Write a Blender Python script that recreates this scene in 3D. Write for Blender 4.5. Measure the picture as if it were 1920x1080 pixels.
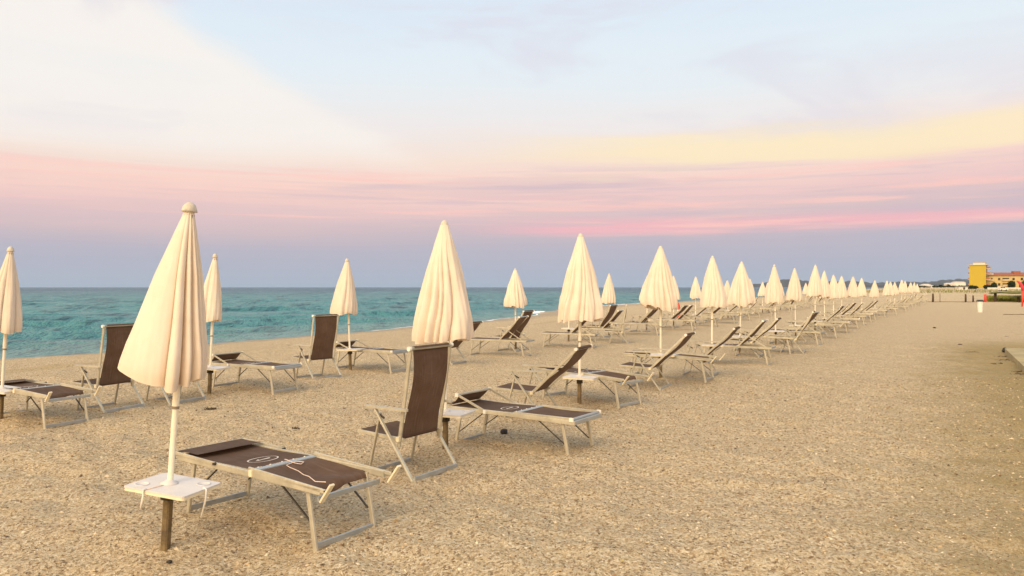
import bpy, bmesh, math, random
import numpy as np
from mathutils import Vector, Matrix
R = math.radians
for o in list(bpy.data.objects): bpy.data.objects.remove(o)
scene = bpy.context.scene
COL = scene.collection

# ------------------------------------------------------------------ camera
cam = bpy.data.cameras.new('camera'); cam.lens = 26.25; cam.sensor_width = 36
cam.clip_start = 0.05; cam.clip_end = 60000
camo = bpy.data.objects.new('camera', cam); COL.objects.link(camo)
camo.location = (0, 0, 1.6); camo.rotation_euler = (R(90), 0, 0)
cam.shift_y = -0.0008
scene.camera = camo
scene.view_settings.view_transform = 'Standard'; scene.view_settings.look = 'None'
scene.view_settings.exposure = 0; scene.view_settings.gamma = 1

def lin(c):
    return tuple(((v/255)/12.92 if v/255 <= .04045 else ((v/255+.055)/1.055)**2.4) for v in c)

# ------------------------------------------------------------------ node helper
class NT:
    def __init__(s, nt): s.nt = nt; nt.nodes.clear()
    def n(s, t, **k):
        nd = s.nt.nodes.new(t)
        for a, b in k.items(): setattr(nd, a, b)
        return nd
    def put(s, sock, v):
        if v is None: return
        if isinstance(v, bpy.types.NodeSocket): s.nt.links.new(v, sock)
        else: sock.default_value = v
    def m(s, op, a, b=None, c=None, clamp=False):
        nd = s.n('ShaderNodeMath', operation=op, use_clamp=clamp)
        for i, v in enumerate((a, b, c)): s.put(nd.inputs[i], v)
        return nd.outputs[0]
    def sm(s, v, a, b, lo=0., hi=1.):
        nd = s.n('ShaderNodeMapRange', interpolation_type='SMOOTHSTEP')
        s.put(nd.inputs[0], v)
        for i, q in enumerate((a, b, lo, hi)): s.put(nd.inputs[i+1], q)
        return nd.outputs[0]
    def mix(s, f, a, b, mode='MIX'):
        nd = s.n('ShaderNodeMix', data_type='RGBA', blend_type=mode)
        s.put(nd.inputs[0], f)
        for i, v in ((6, a), (7, b)):
            if isinstance(v, tuple) and len(v) == 3: v = v+(1,)
            s.put(nd.inputs[i], v)
        return nd.outputs[2]
    def ramp(s, v, stops, interp='LINEAR'):
        nd = s.n('ShaderNodeValToRGB'); r = nd.color_ramp; r.interpolation = interp
        while len(r.elements) < len(stops): r.elements.new(1)
        for e, (p, c) in zip(r.elements, stops): e.position = p; e.color = tuple(c)+(1,)
        s.put(nd.inputs[0], v); return nd.outputs[0]
    def noise(s, vec, scale, detail=3, rough=.5, dist=0., dim='3D'):
        nd = s.n('ShaderNodeTexNoise', noise_dimensions=dim)
        s.put(nd.inputs['Vector'], vec); nd.inputs['Scale'].default_value = scale
        nd.inputs['Detail'].default_value = detail; nd.inputs['Roughness'].default_value = rough
        nd.inputs['Distortion'].default_value = dist
        return nd.outputs[0]
    def vor(s, vec, scale, out='Color', rnd=1.):
        nd = s.n('ShaderNodeTexVoronoi'); s.put(nd.inputs['Vector'], vec)
        nd.inputs['Scale'].default_value = scale; nd.inputs['Randomness'].default_value = rnd
        return nd.outputs[out]
    def mapping(s, vec, loc=(0,0,0), rot=(0,0,0), sc=(1,1,1)):
        nd = s.n('ShaderNodeMapping'); s.put(nd.inputs[0], vec)
        nd.inputs[1].default_value = loc; nd.inputs[2].default_value = rot; nd.inputs[3].default_value = sc
        return nd.outputs[0]
    def sep(s, v):
        nd = s.n('ShaderNodeSeparateXYZ'); s.put(nd.inputs[0], v); return nd.outputs
    def comb(s, x, y, z):
        nd = s.n('ShaderNodeCombineXYZ')
        for i, v in enumerate((x, y, z)): s.put(nd.inputs[i], v)
        return nd.outputs[0]
    def bump(s, h, strength, dist, normal=None):
        nd = s.n('ShaderNodeBump'); nd.inputs['Strength'].default_value = strength
        nd.inputs['Distance'].default_value = dist; s.put(nd.inputs['Height'], h)
        s.put(nd.inputs['Normal'], normal); return nd.outputs[0]

# ------------------------------------------------------------------ sky
SUN_AZ, SUN_EL = R(208), R(36)       # behind the camera, a little to its left
sundir = Vector((math.sin(SUN_AZ)*math.cos(SUN_EL), math.cos(SUN_AZ)*math.cos(SUN_EL), math.sin(SUN_EL)))
world = bpy.data.worlds.new('World'); scene.world = world; world.use_nodes = True
w = NT(world.node_tree)
gen = w.n('ShaderNodeTexCoord').outputs['Generated']
nrm = w.n('ShaderNodeVectorMath', operation='NORMALIZE'); w.put(nrm.inputs[0], gen); D = nrm.outputs[0]
dx, dy, dz = w.sep(D)
el = w.m('MULTIPLY', w.m('ARCSINE', dz), 57.2958)
az = w.m('MULTIPLY', w.m('ARCTAN2', dx, dy), 57.2958)
# long thin wisps of cloud: noise in direction space, squeezed vertically
wv = w.mapping(D, sc=(1.0, 1.0, 7.0))
n1 = w.noise(wv, 2.2, 4, .55, .4)
n2 = w.noise(w.mapping(D, loc=(3, 1, 7), rot=(0, R(2), 0), sc=(1, 1, 16)), 3.2, 4, .55, .3)
n3 = w.noise(w.mapping(D, loc=(9, 4, 2), rot=(0, R(-14), 0), sc=(1, 1, 3.5)), 2.6, 4, .6, .6)
tilt = w.m('MULTIPLY', w.m('SINE', w.m('MULTIPLY', az, .0175)), 1.2)
e2 = w.m('SUBTRACT', w.m('ADD', el, w.m('MULTIPLY', w.m('SUBTRACT', n1, .5), 3.4)), tilt)
fade = w.sm(el, 2.0, 4.5)
e3 = w.m('ADD', w.m('MULTIPLY', e2, fade), w.m('MULTIPLY', el, w.m('SUBTRACT', 1., fade)))
stops = [(0, (164,183,203)), (1.5, (172,179,201)), (3, (186,181,197)), (4.3, (206,187,195)), (5.6, (225,195,197)),
         (6.9, (240,203,200)), (8.2, (249,216,205)), (9.8, (248,226,212)), (12, (240,235,234)), (15, (231,239,244)),
         (20, (221,235,247)), (34, (205,224,242)), (60, (190,212,236))]
col = w.ramp(w.m('DIVIDE', e3, 60.), [(p/60, lin(c)) for p, c in stops])
# warm white veil of cloud, upper left
edge = w.m('ADD', 11.1, w.m('MULTIPLY', w.m('ADD', az, 8.5), -.485))
edge = w.m('ADD', edge, w.m('MULTIPLY', w.m('SUBTRACT', n3, .5), 5.5))
veil = w.m('MULTIPLY', w.sm(w.m('SUBTRACT', el, edge), .7, -1.6), w.sm(el, 7.5, 11.5))
veil = w.m('MULTIPLY', veil, w.sm(az, 2., -14.))
veil = w.m('MULTIPLY', veil, w.sm(n1, .2, .6, .55, 1.))
col = w.mix(w.m('MULTIPLY', veil, .9), col, lin((250,243,236)))
# yellow band on the right
ye = w.m('ADD', el, w.m('ADD', w.m('MULTIPLY', w.m('SUBTRACT', n2, .5), 4.2), w.m('MULTIPLY', w.m('SUBTRACT', n1, .5), 2.)))
yb = w.m('MULTIPLY', w.sm(ye, 8.5, 9.5), w.sm(ye, 11.9, 10.1))
yb = w.m('MULTIPLY', yb, w.m('MULTIPLY', w.sm(az, -6., 14.), w.sm(az, 75., 45.)))
col = w.mix(w.m('MULTIPLY', yb, .8), col, lin((255,236,194)))
# peach band on the left
pe = w.m('ADD', el, w.m('MULTIPLY', w.m('SUBTRACT', n2, .5), 2.2))
pb = w.m('MULTIPLY', w.sm(pe, 5.7, 6.6), w.sm(pe, 9.0, 7.3))
pb = w.m('MULTIPLY', pb, w.m('MULTIPLY', w.sm(az, -50., -20., .5, 1.), w.sm(az, 14., -4.)))
col = w.mix(w.m('MULTIPLY', pb, .45), col, lin((254,212,198)))
# pink streak low on the right and a mauve one between
ke = w.m('ADD', el, w.m('MULTIPLY', w.m('SUBTRACT', n1, .5), 1.6))
kb = w.m('MULTIPLY', w.sm(ke, 3.7, 4.3), w.sm(ke, 5.6, 4.7))
kb = w.m('MULTIPLY', kb, w.m('MULTIPLY', w.sm(az, -6., 6.), w.sm(n2, .38, .56, .35, 1.)))
col = w.mix(w.m('MULTIPLY', kb, .8), col, lin((251,184,192)))
n4 = w.noise(w.mapping(D, loc=(5, 2, 1), rot=(0, R(3.5), 0), sc=(1.1, 1.1, 34)), 2.3, 5, .6, .35)
sb = w.m('MULTIPLY', w.sm(el, 3.6, 4.6), w.sm(el, 9.6, 8.0))
col = w.mix(w.m('MULTIPLY', w.m('MULTIPLY', sb, w.sm(az, -30., 0., .55, 1.)), w.sm(n4, .50, .66, 0., .75)), col, lin((254,203,194)))
col = w.mix(w.m('MULTIPLY', w.m('MULTIPLY', sb, w.sm(az, -25., 5., .35, 1.)), w.sm(n4, .47, .34, 0., .6)), col, lin((207,187,199)))
me = w.m('MULTIPLY', w.sm(n2, .50, .62), w.m('MULTIPLY', w.sm(el, 4.6, 5.6), w.sm(el, 9.5, 7.5)))
me = w.m('MULTIPLY', me, w.sm(az, -20., 5., .25, .85))
col = w.mix(w.m('MULTIPLY', me, .55), col, lin((212,188,196)))
gm = w.m('MULTIPLY', w.sm(n3, .52, .68), w.m('MULTIPLY', w.sm(el, 9., 13.), w.sm(el, 40., 22.)))
col = w.mix(w.m('MULTIPLY', gm, .5), col, lin((222,218,230)))
# afterglow of the sunset behind the camera
dotn = w.n('ShaderNodeVectorMath', operation='DOT_PRODUCT'); w.put(dotn.inputs[0], D)
sd = Vector((sundir.x, sundir.y, .12)).normalized(); dotn.inputs[1].default_value = sd
glow = w.sm(dotn.outputs['Value'], .05, .98)
col = w.mix(glow, col, (2.6, 1.9, 1.15))
sky = w.n('ShaderNodeTexSky', sky_type='NISHITA', sun_disc=False, sun_elevation=R(6), sun_rotation=SUN_AZ)
bg = w.n('ShaderNodeBackground'); w.put(bg.inputs[0], col); bg.inputs[1].default_value = 1.0
bg2 = w.n('ShaderNodeBackground'); w.put(bg2.inputs[0], sky.outputs[0]); bg2.inputs[1].default_value = .004
ad = w.n('ShaderNodeAddShader'); w.put(ad.inputs[0], bg.outputs[0]); w.put(ad.inputs[1], bg2.outputs[0])
out = w.n('ShaderNodeOutputWorld'); w.put(out.inputs[0], ad.outputs[0])

# ------------------------------------------------------------------ sun (soft afterglow)
sl = bpy.data.lights.new('sun', 'SUN'); sl.energy = 1.75; sl.angle = R(26); sl.color = (1, .86, .66)
so = bpy.data.objects.new('sun', sl); COL.objects.link(so)
so.rotation_euler = sundir.to_track_quat('Z', 'Y').to_euler(); so.location = (0, -10, 20)

# ------------------------------------------------------------------ materials
def mat(name):
    m = bpy.data.materials.new(name); m.use_nodes = True
    return m, NT(m.node_tree)
def finish(t, shader, disp=None):
    o = t.n('ShaderNodeOutputMaterial'); t.put(o.inputs[0], shader)
def principled(t, color, rough=.5, metal=0., normal=None, spec=.5):
    p = t.n('ShaderNodeBsdfPrincipled')
    if isinstance(color, tuple) and len(color) == 3: color = color+(1,)
    t.put(p.inputs['Base Color'], color); t.put(p.inputs['Roughness'], rough); t.put(p.inputs['Metallic'], metal)
    t.put(p.inputs['Normal'], normal); p.inputs['Specular IOR Level'].default_value = spec
    return p.outputs[0]
def simple(name, c, rough=.5, metal=0., var=.15, scale=12., bumpd=0., spec=.5, rnd=.1):
    m, t = mat(name)
    tc = t.n('ShaderNodeTexCoord').outputs['Object']
    n = t.noise(tc, scale, 5, .6)
    n_ = t.noise(tc, scale*7, 3, .6)
    f = t.m('ADD', t.m('MULTIPLY', n, .7), t.m('MULTIPLY', n_, .3))
    a = tuple(v*(1-var) for v in c); b = tuple(min(1, v*(1+var)) for v in c)
    colr = t.mix(t.sm(f, .3, .7), a, b)
    r = t.n('ShaderNodeObjectInfo').outputs['Random']
    colr = t.mix(1., colr, t.comb(*[t.m('ADD', 1-rnd, t.m('MULTIPLY', r, 2*rnd))]*3), 'MULTIPLY')
    nm = t.bump(n_, .4, bumpd) if bumpd else None
    finish(t, principled(t, colr, t.sm(n, .3, .7, rough*.85, min(1, rough*1.2)), metal, nm, spec))
    return m
M = {}
M['alu'] = simple('aluminium', (.50, .46, .36), .42, .35, .14, 9)
M['alu_flat'] = simple('grey_aluminium', (.40, .42, .42), .38, .5, .12, 9)
M['strut'] = simple('dark_strut', (.06, .05, .04), .5, .3, .2, 20)
M['plastic'] = simple('ivory_plastic', (.74, .66, .48), .45, 0, .08, 30)
M['cap'] = simple('white_cap', (.82, .78, .70), .4, 0, .05, 30)
M['string'] = simple('string', (.75, .58, .48), .8, 0, .1, 60)
M['print'] = simple('white_print', (.72, .63, .55), .7, 0, .12, 60)
M['capcloth'] = simple('worn_cap', (.58, .52, .43), .8, 0, .25, 30, .002)
M['pole'] = simple('cream_pole', (.78, .72, .58), .35, 0, .08, 6)
M['poled'] = simple('pole_joint', (.25, .21, .15), .5, .2, .1, 20)
M['table'] = simple('white_table', (.60, .565, .54), .45, 0, .07, 7)
M['post'] = simple('weathered_post', (.15, .105, .05), .75, 0, .5, 14, .004)
M['clamp'] = simple('rusty_clamp', (.05, .035, .022), .6, .4, .4, 30)
M['white'] = simple('white_paint', (.75, .73, .68), .5, 0, .06, 4)
M['red'] = simple('red_plastic', (.60, .05, .03), .45, 0, .12, 4)
M['pinkred'] = simple('pink_red_plastic', (.66, .06, .09), .45, 0, .08, 4)
M['dark'] = simple('dark_plastic', (.02, .018, .02), .5, 0, .2, 10)
M['wood'] = simple('dark_wood', (.07, .045, .025), .8, 0, .35, 6)
M['weed'] = simple('seaweed', (.09, .06, .04), .9, 0, .4, 40)
M['stone'] = simple('dark_stone', (.03, .025, .02), .7, 0, .4, 30, .003)
M['slab'] = simple('concrete_slab', (.36, .29, .15), .9, 0, .22, 3, .004, rnd=0)
M['yellow'] = simple('yellow_render', (.44, .33, .035), .85, 0, .08, .3, rnd=0)
M['ochre'] = simple('pale_yellow_render', (.56, .43, .19), .85, 0, .08, .3, rnd=0)
M['tile'] = simple('terracotta_tiles', (.30, .11, .06), .85, 0, .25, 1.2, rnd=0)
M['pane'] = simple('dark_window', (.05, .04, .035), .25, 0, .2, 1)
M['bwhite'] = simple('white_render', (.66, .62, .57), .8, 0, .08, .5)
M['thatch'] = simple('green_thatch', (.16, .15, .035), .95, 0, .4, 2)
M['bark'] = simple('bark', (.06, .04, .025), .9, 0, .3, 3)

def fabric_mat():
    m, t = mat('brown_mesh_fabric')
    tc = t.n('ShaderNodeTexCoord').outputs['Object']
    wv1 = t.n('ShaderNodeTexWave', wave_type='BANDS', bands_direction='X'); t.put(wv1.inputs[0], tc); wv1.inputs['Scale'].default_value = 95
    wv2 = t.n('ShaderNodeTexWave', wave_type='BANDS', bands_direction='Y'); t.put(wv2.inputs[0], tc); wv2.inputs['Scale'].default_value = 95
    weave = t.m('MULTIPLY', wv1.outputs[1], wv2.outputs[1])
    n = t.noise(tc, 5, 5, .6)
    c = t.mix(t.sm(n, .3, .7), (.082, .046, .027), (.112, .068, .046))
    streak = t.noise(t.mapping(tc, sc=(1.2, 14, 1.2)), 4, 3, .6)
    c = t.mix(t.sm(streak, .5, .75, 0., .35), c, (.20, .14, .11))
    c = t.mix(t.m('MULTIPLY', weave, .12), c, (.22, .16, .12))
    r = t.n('ShaderNodeObjectInfo').outputs['Random']
    c = t.mix(1., c, t.comb(*[t.m('ADD', .88, t.m('MULTIPLY', r, .24))]*3), 'MULTIPLY')
    p = principled(t, c, .8, 0, t.bump(weave, .25, .0008), .3)
    tr = t.n('ShaderNodeBsdfTranslucent'); t.put(tr.inputs[0], (.22, .12, .06, 1))
    mx = t.n('ShaderNodeMixShader'); mx.inputs[0].default_value = .10
    t.put(mx.inputs[1], p); t.put(mx.inputs[2], tr.outputs[0])
    finish(t, mx.outputs[0]); return m
M['fabric'] = fabric_mat()

def canvas_mat():
    m, t = mat('cream_canvas')
    tc = t.n('ShaderNodeTexCoord').outputs['Object']
    n = t.noise(tc, 4, 5, .6); n2_ = t.noise(t.mapping(tc, sc=(1, 1, .22)), 22, 4, .6)
    c = t.mix(t.sm(n, .3, .7), (.85, .735, .605), (.90, .80, .69))
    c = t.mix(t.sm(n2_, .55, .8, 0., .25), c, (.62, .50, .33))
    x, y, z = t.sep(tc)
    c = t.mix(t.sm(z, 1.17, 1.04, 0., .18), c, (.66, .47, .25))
    r = t.n('ShaderNodeObjectInfo').outputs['Random']
    c = t.mix(1., c, t.comb(*[t.m('ADD', .94, t.m('MULTIPLY', r, .08))]*3), 'MULTIPLY')
    fine = t.noise(tc, 260, 2, .5)
    bp = t.bump(fine, .15, .001, t.bump(n2_, .5, .006))
    p = principled(t, c, .85, 0, bp, .2)
    tr = t.n('ShaderNodeBsdfTranslucent'); t.put(tr.inputs[0], (.85, .70, .50, 1)); t.put(tr.inputs[1], bp)
    mx = t.n('ShaderNodeMixShader'); mx.inputs[0].default_value = .22
    t.put(mx.inputs[1], p); t.put(mx.inputs[2], tr.outputs[0])
    finish(t, mx.outputs[0]); return m
M['canvas'] = canvas_mat()

def sand_mat():
    m, t = mat('shell_sand')
    P = t.n('ShaderNodeNewGeometry').outputs['Position']
    big = t.noise(P, .35, 4, .6); mid = t.noise(P, 1.7, 5, .65); sm_ = t.noise(P, 9, 5, .7)
    c = t.mix(t.sm(big, .35, .65), (.58, .435, .28), (.575, .44, .235))
    c = t.mix(t.sm(mid, .42, .72, 0., .45), c, (.52, .36, .17))
    c = t.mix(t.sm(sm_, .5, .75, 0., .35), c, (.40, .27, .15))
    # shell fragments and grit: three sizes of cells, each with its own tint
    tints = [(0, (.12,.075,.04)), (.14, (.37,.26,.15)), (.32, (.58,.44,.265)), (.62, (.70,.565,.365)), (.86, (.84,.745,.56)), (1, (.52,.35,.17))]
    warp = t.n('ShaderNodeVectorMath', operation='ADD'); t.put(warp.inputs[0], P)
    nz = t.n('ShaderNodeTexNoise'); t.put(nz.inputs[0], P); nz.inputs['Scale'].default_value = 40
    sc_ = t.n('ShaderNodeVectorMath', operation='SCALE'); t.put(sc_.inputs[0], nz.outputs[1]); sc_.inputs[3].default_value = .02
    t.put(warp.inputs[1], sc_.outputs[0]); PW = warp.outputs[0]
    v1 = t.vor(t.mapping(PW, sc=(1, .8, 1)), 66); v2 = t.vor(PW, 40); v3 = t.vor(PW, 130)
    g1 = t.ramp(t.sep(v1)[0], tints); g2 = t.ramp(t.sep(v2)[1], tints); g3 = t.ramp(t.sep(v3)[2], tints)
    c = t.mix(.85, c, g1); c = t.mix(t.sm(t.sep(v2)[0], .8, .86, 0., .6), c, g2); c = t.mix(.25, c, g3)
    dark = t.sm(t.noise(PW, 46, 3, .75), .57, .64, 0., .85)
    c = t.mix(dark, c, (.20, .125, .06))
    # old seaweed and damp ochre stains with shapes of their own
    st = t.noise(t.mapping(P, sc=(1, 1, 1)), .9, 6, .7, .5)
    c = t.mix(t.sm(st, .60, .74, 0., .45), c, (.43, .27, .08))
    x, y, z = t.sep(P)
    d = t.m('ADD', t.m('MULTIPLY', t.m('ADD', x, 4.58), -.868), t.m('MULTIPLY', t.m('SUBTRACT', y, 11.3), .497))
    dn = t.m('ADD', d, t.m('MULTIPLY', t.m('SUBTRACT', t.noise(P, .5, 4, .6), .5), 1.8))
    strand = t.m('MULTIPLY', t.sm(dn, 5.0, 5.5), t.sm(dn, 6.2, 5.7))
    c = t.mix(t.m('MULTIPLY', strand, .4), c, (.40, .29, .13))
    # darker olive-brown strip of sand along the concrete walk
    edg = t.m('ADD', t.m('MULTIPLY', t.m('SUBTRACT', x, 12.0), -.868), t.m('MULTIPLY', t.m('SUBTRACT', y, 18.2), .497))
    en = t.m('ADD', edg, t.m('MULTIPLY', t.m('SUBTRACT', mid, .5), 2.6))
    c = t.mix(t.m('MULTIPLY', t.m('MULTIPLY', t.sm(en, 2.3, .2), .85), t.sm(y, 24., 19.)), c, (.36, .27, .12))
    wet = t.sm(z, -.24, -.36)
    c = t.mix(t.m('MULTIPLY', wet, .5), c, (.26, .19, .12))
    far = t.sm(y, 45., 110.)
    c = t.mix(t.m('MULTIPLY', far, t.sm(t.noise(P, .09, 5, .65), .5, .66, 0., .55)), c, (.33, .27, .11))
    h = t.m('ADD', t.m('MULTIPLY', t.sep(v1)[0], .5), t.m('ADD', t.m('MULTIPLY', t.noise(PW, 60, 4, .7), .8), t.m('MULTIPLY', t.sep(v2)[0], .4)))
    fp = t.sm(t.vor(t.mapping(PW, rot=(0, 0, .5), sc=(1, .62, 1)), 2.6, 'Distance'), .10, .24)
    fpm = t.sm(t.noise(P, .6, 3, .6), .48, .60)
    hb = t.m('ADD', t.m('ADD', sm_, t.m('MULTIPLY', t.m('MULTIPLY', fp, fpm), .8)), t.m('MULTIPLY', t.noise(P, 22, 4, .7), .5))
    n = t.bump(h, 1., .016, t.bump(hb, .8, .05))
    finish(t, principled(t, c, t.m('SUBTRACT', .95, t.m('MULTIPLY', wet, .45)), 0, n, .15)); return m
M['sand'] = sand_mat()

def pebble_mat():
    m, t = mat('shell_fragments')
    a = t.n('ShaderNodeAttribute'); a.attribute_name = 'tint'
    c = t.ramp(a.outputs['Fac'], [(0, (.10,.065,.035)), (.3, (.28,.19,.11)), (.5, (.50,.37,.22)), (.75, (.60,.47,.30)), (.97, (.74,.64,.47)), (1, (.55,.42,.12))])
    finish(t, principled(t, c, .7, 0, None, .3)); return m
M['pebble'] = pebble_mat()

def sea_mat():
    m, t = mat('sea_water')
    P = t.n('ShaderNodeNewGeometry').outputs['Position']
    x, y, z = t.sep(P)
    Pr = t.mapping(P, rot=(0, 0, R(-22)), sc=(.45, 1, 1))
    a = t.noise(Pr, .28, 5, .62, .3); b = t.noise(Pr, 1.3, 5, .62); c_ = t.noise(Pr, .05, 4, .6)
    Pf = t.mapping(P, rot=(0, 0, R(-12)), sc=(.25, 1, 1))
    f1 = t.noise(Pf, .10, 6, .72, .3)
    r = t.m('SQRT', t.m('ADD', t.m('MULTIPLY', x, x), t.m('MULTIPLY', y, y)))
    deep = t.sm(r, 40., 600.)
    c = t.mix(deep, (.078, .245, .270), (.010, .075, .150))
    c = t.mix(t.sm(c_, .42, .68, 0., .45), c, (.03, .15, .20))
    # shading of wind ripples painted into the water colour, streaks coarser with distance
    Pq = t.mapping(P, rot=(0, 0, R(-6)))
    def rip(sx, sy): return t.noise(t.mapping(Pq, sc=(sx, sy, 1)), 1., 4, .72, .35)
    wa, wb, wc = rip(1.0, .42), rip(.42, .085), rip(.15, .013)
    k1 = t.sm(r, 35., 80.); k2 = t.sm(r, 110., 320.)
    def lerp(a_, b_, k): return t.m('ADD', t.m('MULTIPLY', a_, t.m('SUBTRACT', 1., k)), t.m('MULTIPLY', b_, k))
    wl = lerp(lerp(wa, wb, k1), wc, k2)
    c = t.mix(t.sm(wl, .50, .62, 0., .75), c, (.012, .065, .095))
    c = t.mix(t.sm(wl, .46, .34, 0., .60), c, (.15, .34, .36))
    d = t.m('ADD', t.m('MULTIPLY', t.m('ADD', x, 4.58), -.868), t.m('MULTIPLY', t.m('SUBTRACT', y, 11.3), .497))
    shallow = t.sm(d, 25., 14.)
    c = t.mix(t.m('MULTIPLY', shallow, .45), c, (.20, .33, .30))
    h = t.m('ADD', t.m('MULTIPLY', a, 2.2), t.m('MULTIPLY', b, .8))
    h = t.m('ADD', h, t.m('MULTIPLY', wl, 1.2))
    h = t.m('ADD', h, t.m('MULTIPLY', t.noise(Pr, 5, 4, .6), .12))
    n = t.bump(h, 1., .8)
    finish(t, principled(t, c, .3, 0, n, .10)); return m
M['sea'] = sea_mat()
M['foam'] = simple('foam', (.85, .86, .86), .8, 0, .05, 3, .02)
def leaf_mat(name, a, b):
    m, t = mat(name)
    P = t.n('ShaderNodeNewGeometry').outputs['Position']
    c = t.mix(t.sm(t.noise(P, .8, 4, .6), .35, .65), a, b)
    finish(t, principled(t, c, .8, 0, None, .2)); return m
M['leaf'] = leaf_mat('dark_foliage', (.012, .022, .008), (.035, .05, .016))
M['leafg'] = leaf_mat('green_foliage', (.03, .08, .015), (.07, .13, .03))
M['grass'] = leaf_mat('dune_grass', (.10, .13, .02), (.26, .24, .05))
M['hill'] = leaf_mat('hill_scrub', (.02, .03, .035), (.045, .05, .05))

# ------------------------------------------------------------------ object helpers
def obj(name, mesh, parent=None):
    o = bpy.data.objects.new(name, mesh); COL.objects.link(o)
    if parent: o.parent = parent
    return o
def tag(o, label=None, cat=None, group=None, kind=None):
    if label: o['label'] = label
    if cat: o['category'] = cat
    if group: o['group'] = group
    if kind: o['kind'] = kind
    return o
def empty(name, loc, rz=0., rx=0., ry=0.):
    o = bpy.data.objects.new(name, None); COL.objects.link(o)
    o.location = loc; o.rotation_euler = (rx, ry, rz); o.empty_display_size = .1; return o

class MB:
    """collects shapes, makes one mesh"""
    def __init__(s): s.v = []; s.f = []; s.mi = []; s.mats = []; s.smooth = []
    def add(s, verts, faces, m='alu', smooth=False):
        if m not in s.mats: s.mats.append(m)
        k = s.mats.index(m); b = len(s.v)
        s.v += [tuple(q) for q in verts]
        s.f += [tuple(i+b for i in f) for f in faces]
        s.mi += [k]*len(faces); s.smooth += [smooth]*len(faces); return s
    def prof(s, p, q, prof, m, up=(0,0,1), smooth=False):
        p, q = Vector(p), Vector(q); d = (q-p).normalized(); u = Vector(up)
        if abs(d.dot(u)) > .98: u = Vector((1, 0, 0))
        a = d.cross(u).normalized(); b = a.cross(d).normalized(); n = len(prof)
        vs = [c+a*x+b*y for c in (p, q) for x, y in prof]
        fs = [(i, (i+1) % n, n+(i+1) % n, n+i) for i in range(n)]+[tuple(range(n))[::-1], tuple(range(n, 2*n))]
        return s.add(vs, fs, m, smooth)
    def beam(s, p, q, w_=.03, h_=.02, m='alu', up=(0,0,1)):
        x, y = w_/2, h_/2; c = min(x, y)*.35
        return s.prof(p, q, [(x,-y+c),(x,y-c),(x-c,y),(-x+c,y),(-x,y-c),(-x,-y+c),(-x+c,-y),(x-c,-y)], m, up)
    def tube(s, p, q, r, m='alu', n=10):
        return s.prof(p, q, [(r*math.cos(2*math.pi*i/n), r*math.sin(2*math.pi*i/n)) for i in range(n)], m, smooth=False)
    def path(s, pts, r, m, n=7):
        pts = [Vector(p) for p in pts]; vs = []; fs = []; ref = Vector((0,0,1))
        rr = r if isinstance(r, (list, tuple)) else [r]*len(pts)
        for i, p in enumerate(pts):
            d = (pts[min(i+1, len(pts)-1)]-pts[max(i-1, 0)]).normalized()
            u = ref if abs(d.dot(ref)) < .95 else Vector((1,0,0))
            a = d.cross(u).normalized(); b = a.cross(d)
            vs += [p+(a*math.cos(2*math.pi*k/n)+b*math.sin(2*math.pi*k/n))*rr[i] for k in range(n)]
        for i in range(len(pts)-1):
            for k in range(n): fs.append((i*n+k, i*n+(k+1) % n, (i+1)*n+(k+1) % n, (i+1)*n+k))
        fs += [tuple(range(n))[::-1], tuple(range((len(pts)-1)*n, len(pts)*n))]
        return s.add(vs, fs, m, True)
    def box(s, c, d, m, rz=0., bev=.0):
        x, y, z = d[0]/2, d[1]/2, d[2]/2; rot = Matrix.Rotation(rz, 3, 'Z'); c = Vector(c)
        b = min(bev, x*.9, y*.9)
        if b > 0:
            pr = []
            for cx, cy, a0 in ((x-b, y-b, 0), (-x+b, y-b, 90), (-x+b, -y+b, 180), (x-b, -y+b, 270)):
                for k in range(4): a = R(a0+k*30); pr.append((cx+b*math.cos(a), cy+b*math.sin(a)))
        else: pr = [(x, y), (-x, y), (-x, -y), (x, -y)]
        n = len(pr)
        vs = [c+rot@Vector((px, py, zz)) for zz in (-z, z) for px, py in pr]
        fs = [(i, (i+1) % n, n+(i+1) % n, n+i) for i in range(n)]+[tuple(range(n))[::-1], tuple(range(n, 2*n))]
        return s.add(vs, fs, m)
    def grid(s, fn, nu, nv, m, smooth=True, closed_u=False):
        vs = [fn(i/(nu if closed_u else nu-1), j/(nv-1)) for j in range(nv) for i in range(nu)]
        fs = []
        for j in range(nv-1):
            for i in range(nu if closed_u else nu-1):
                a = j*nu+i; b = j*nu+(i+1) % nu
                fs.append((a, b, b+nu, a+nu))
        return s.add(vs, fs, m, smooth)
    def lathe(s, prof, m, n=24, c=(0,0,0), smooth=True):
        vs = [(c[0]+r*math.cos(2*math.pi*k/n), c[1]+r*math.sin(2*math.pi*k/n), c[2]+z) for r, z in prof for k in range(n)]
        fs = [(i*n+k, i*n+(k+1) % n, (i+1)*n+(k+1) % n, (i+1)*n+k) for i in range(len(prof)-1) for k in range(n)]
        fs += [tuple(range(n))[::-1], tuple(range((len(prof)-1)*n, len(prof)*n))]
        return s.add(vs, fs, m, smooth)
    def mesh(s, name):
        me = bpy.data.meshes.new(name); me.from_pydata(s.v, [], s.f)
        for m in s.mats: me.materials.append(M[m])
        me.polygons.foreach_set('material_index', s.mi); me.polygons.foreach_set('use_smooth', s.smooth)
        me.update(); return me
    def obj(s, name, parent=None): return obj(name, s.mesh(name), parent)

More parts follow.
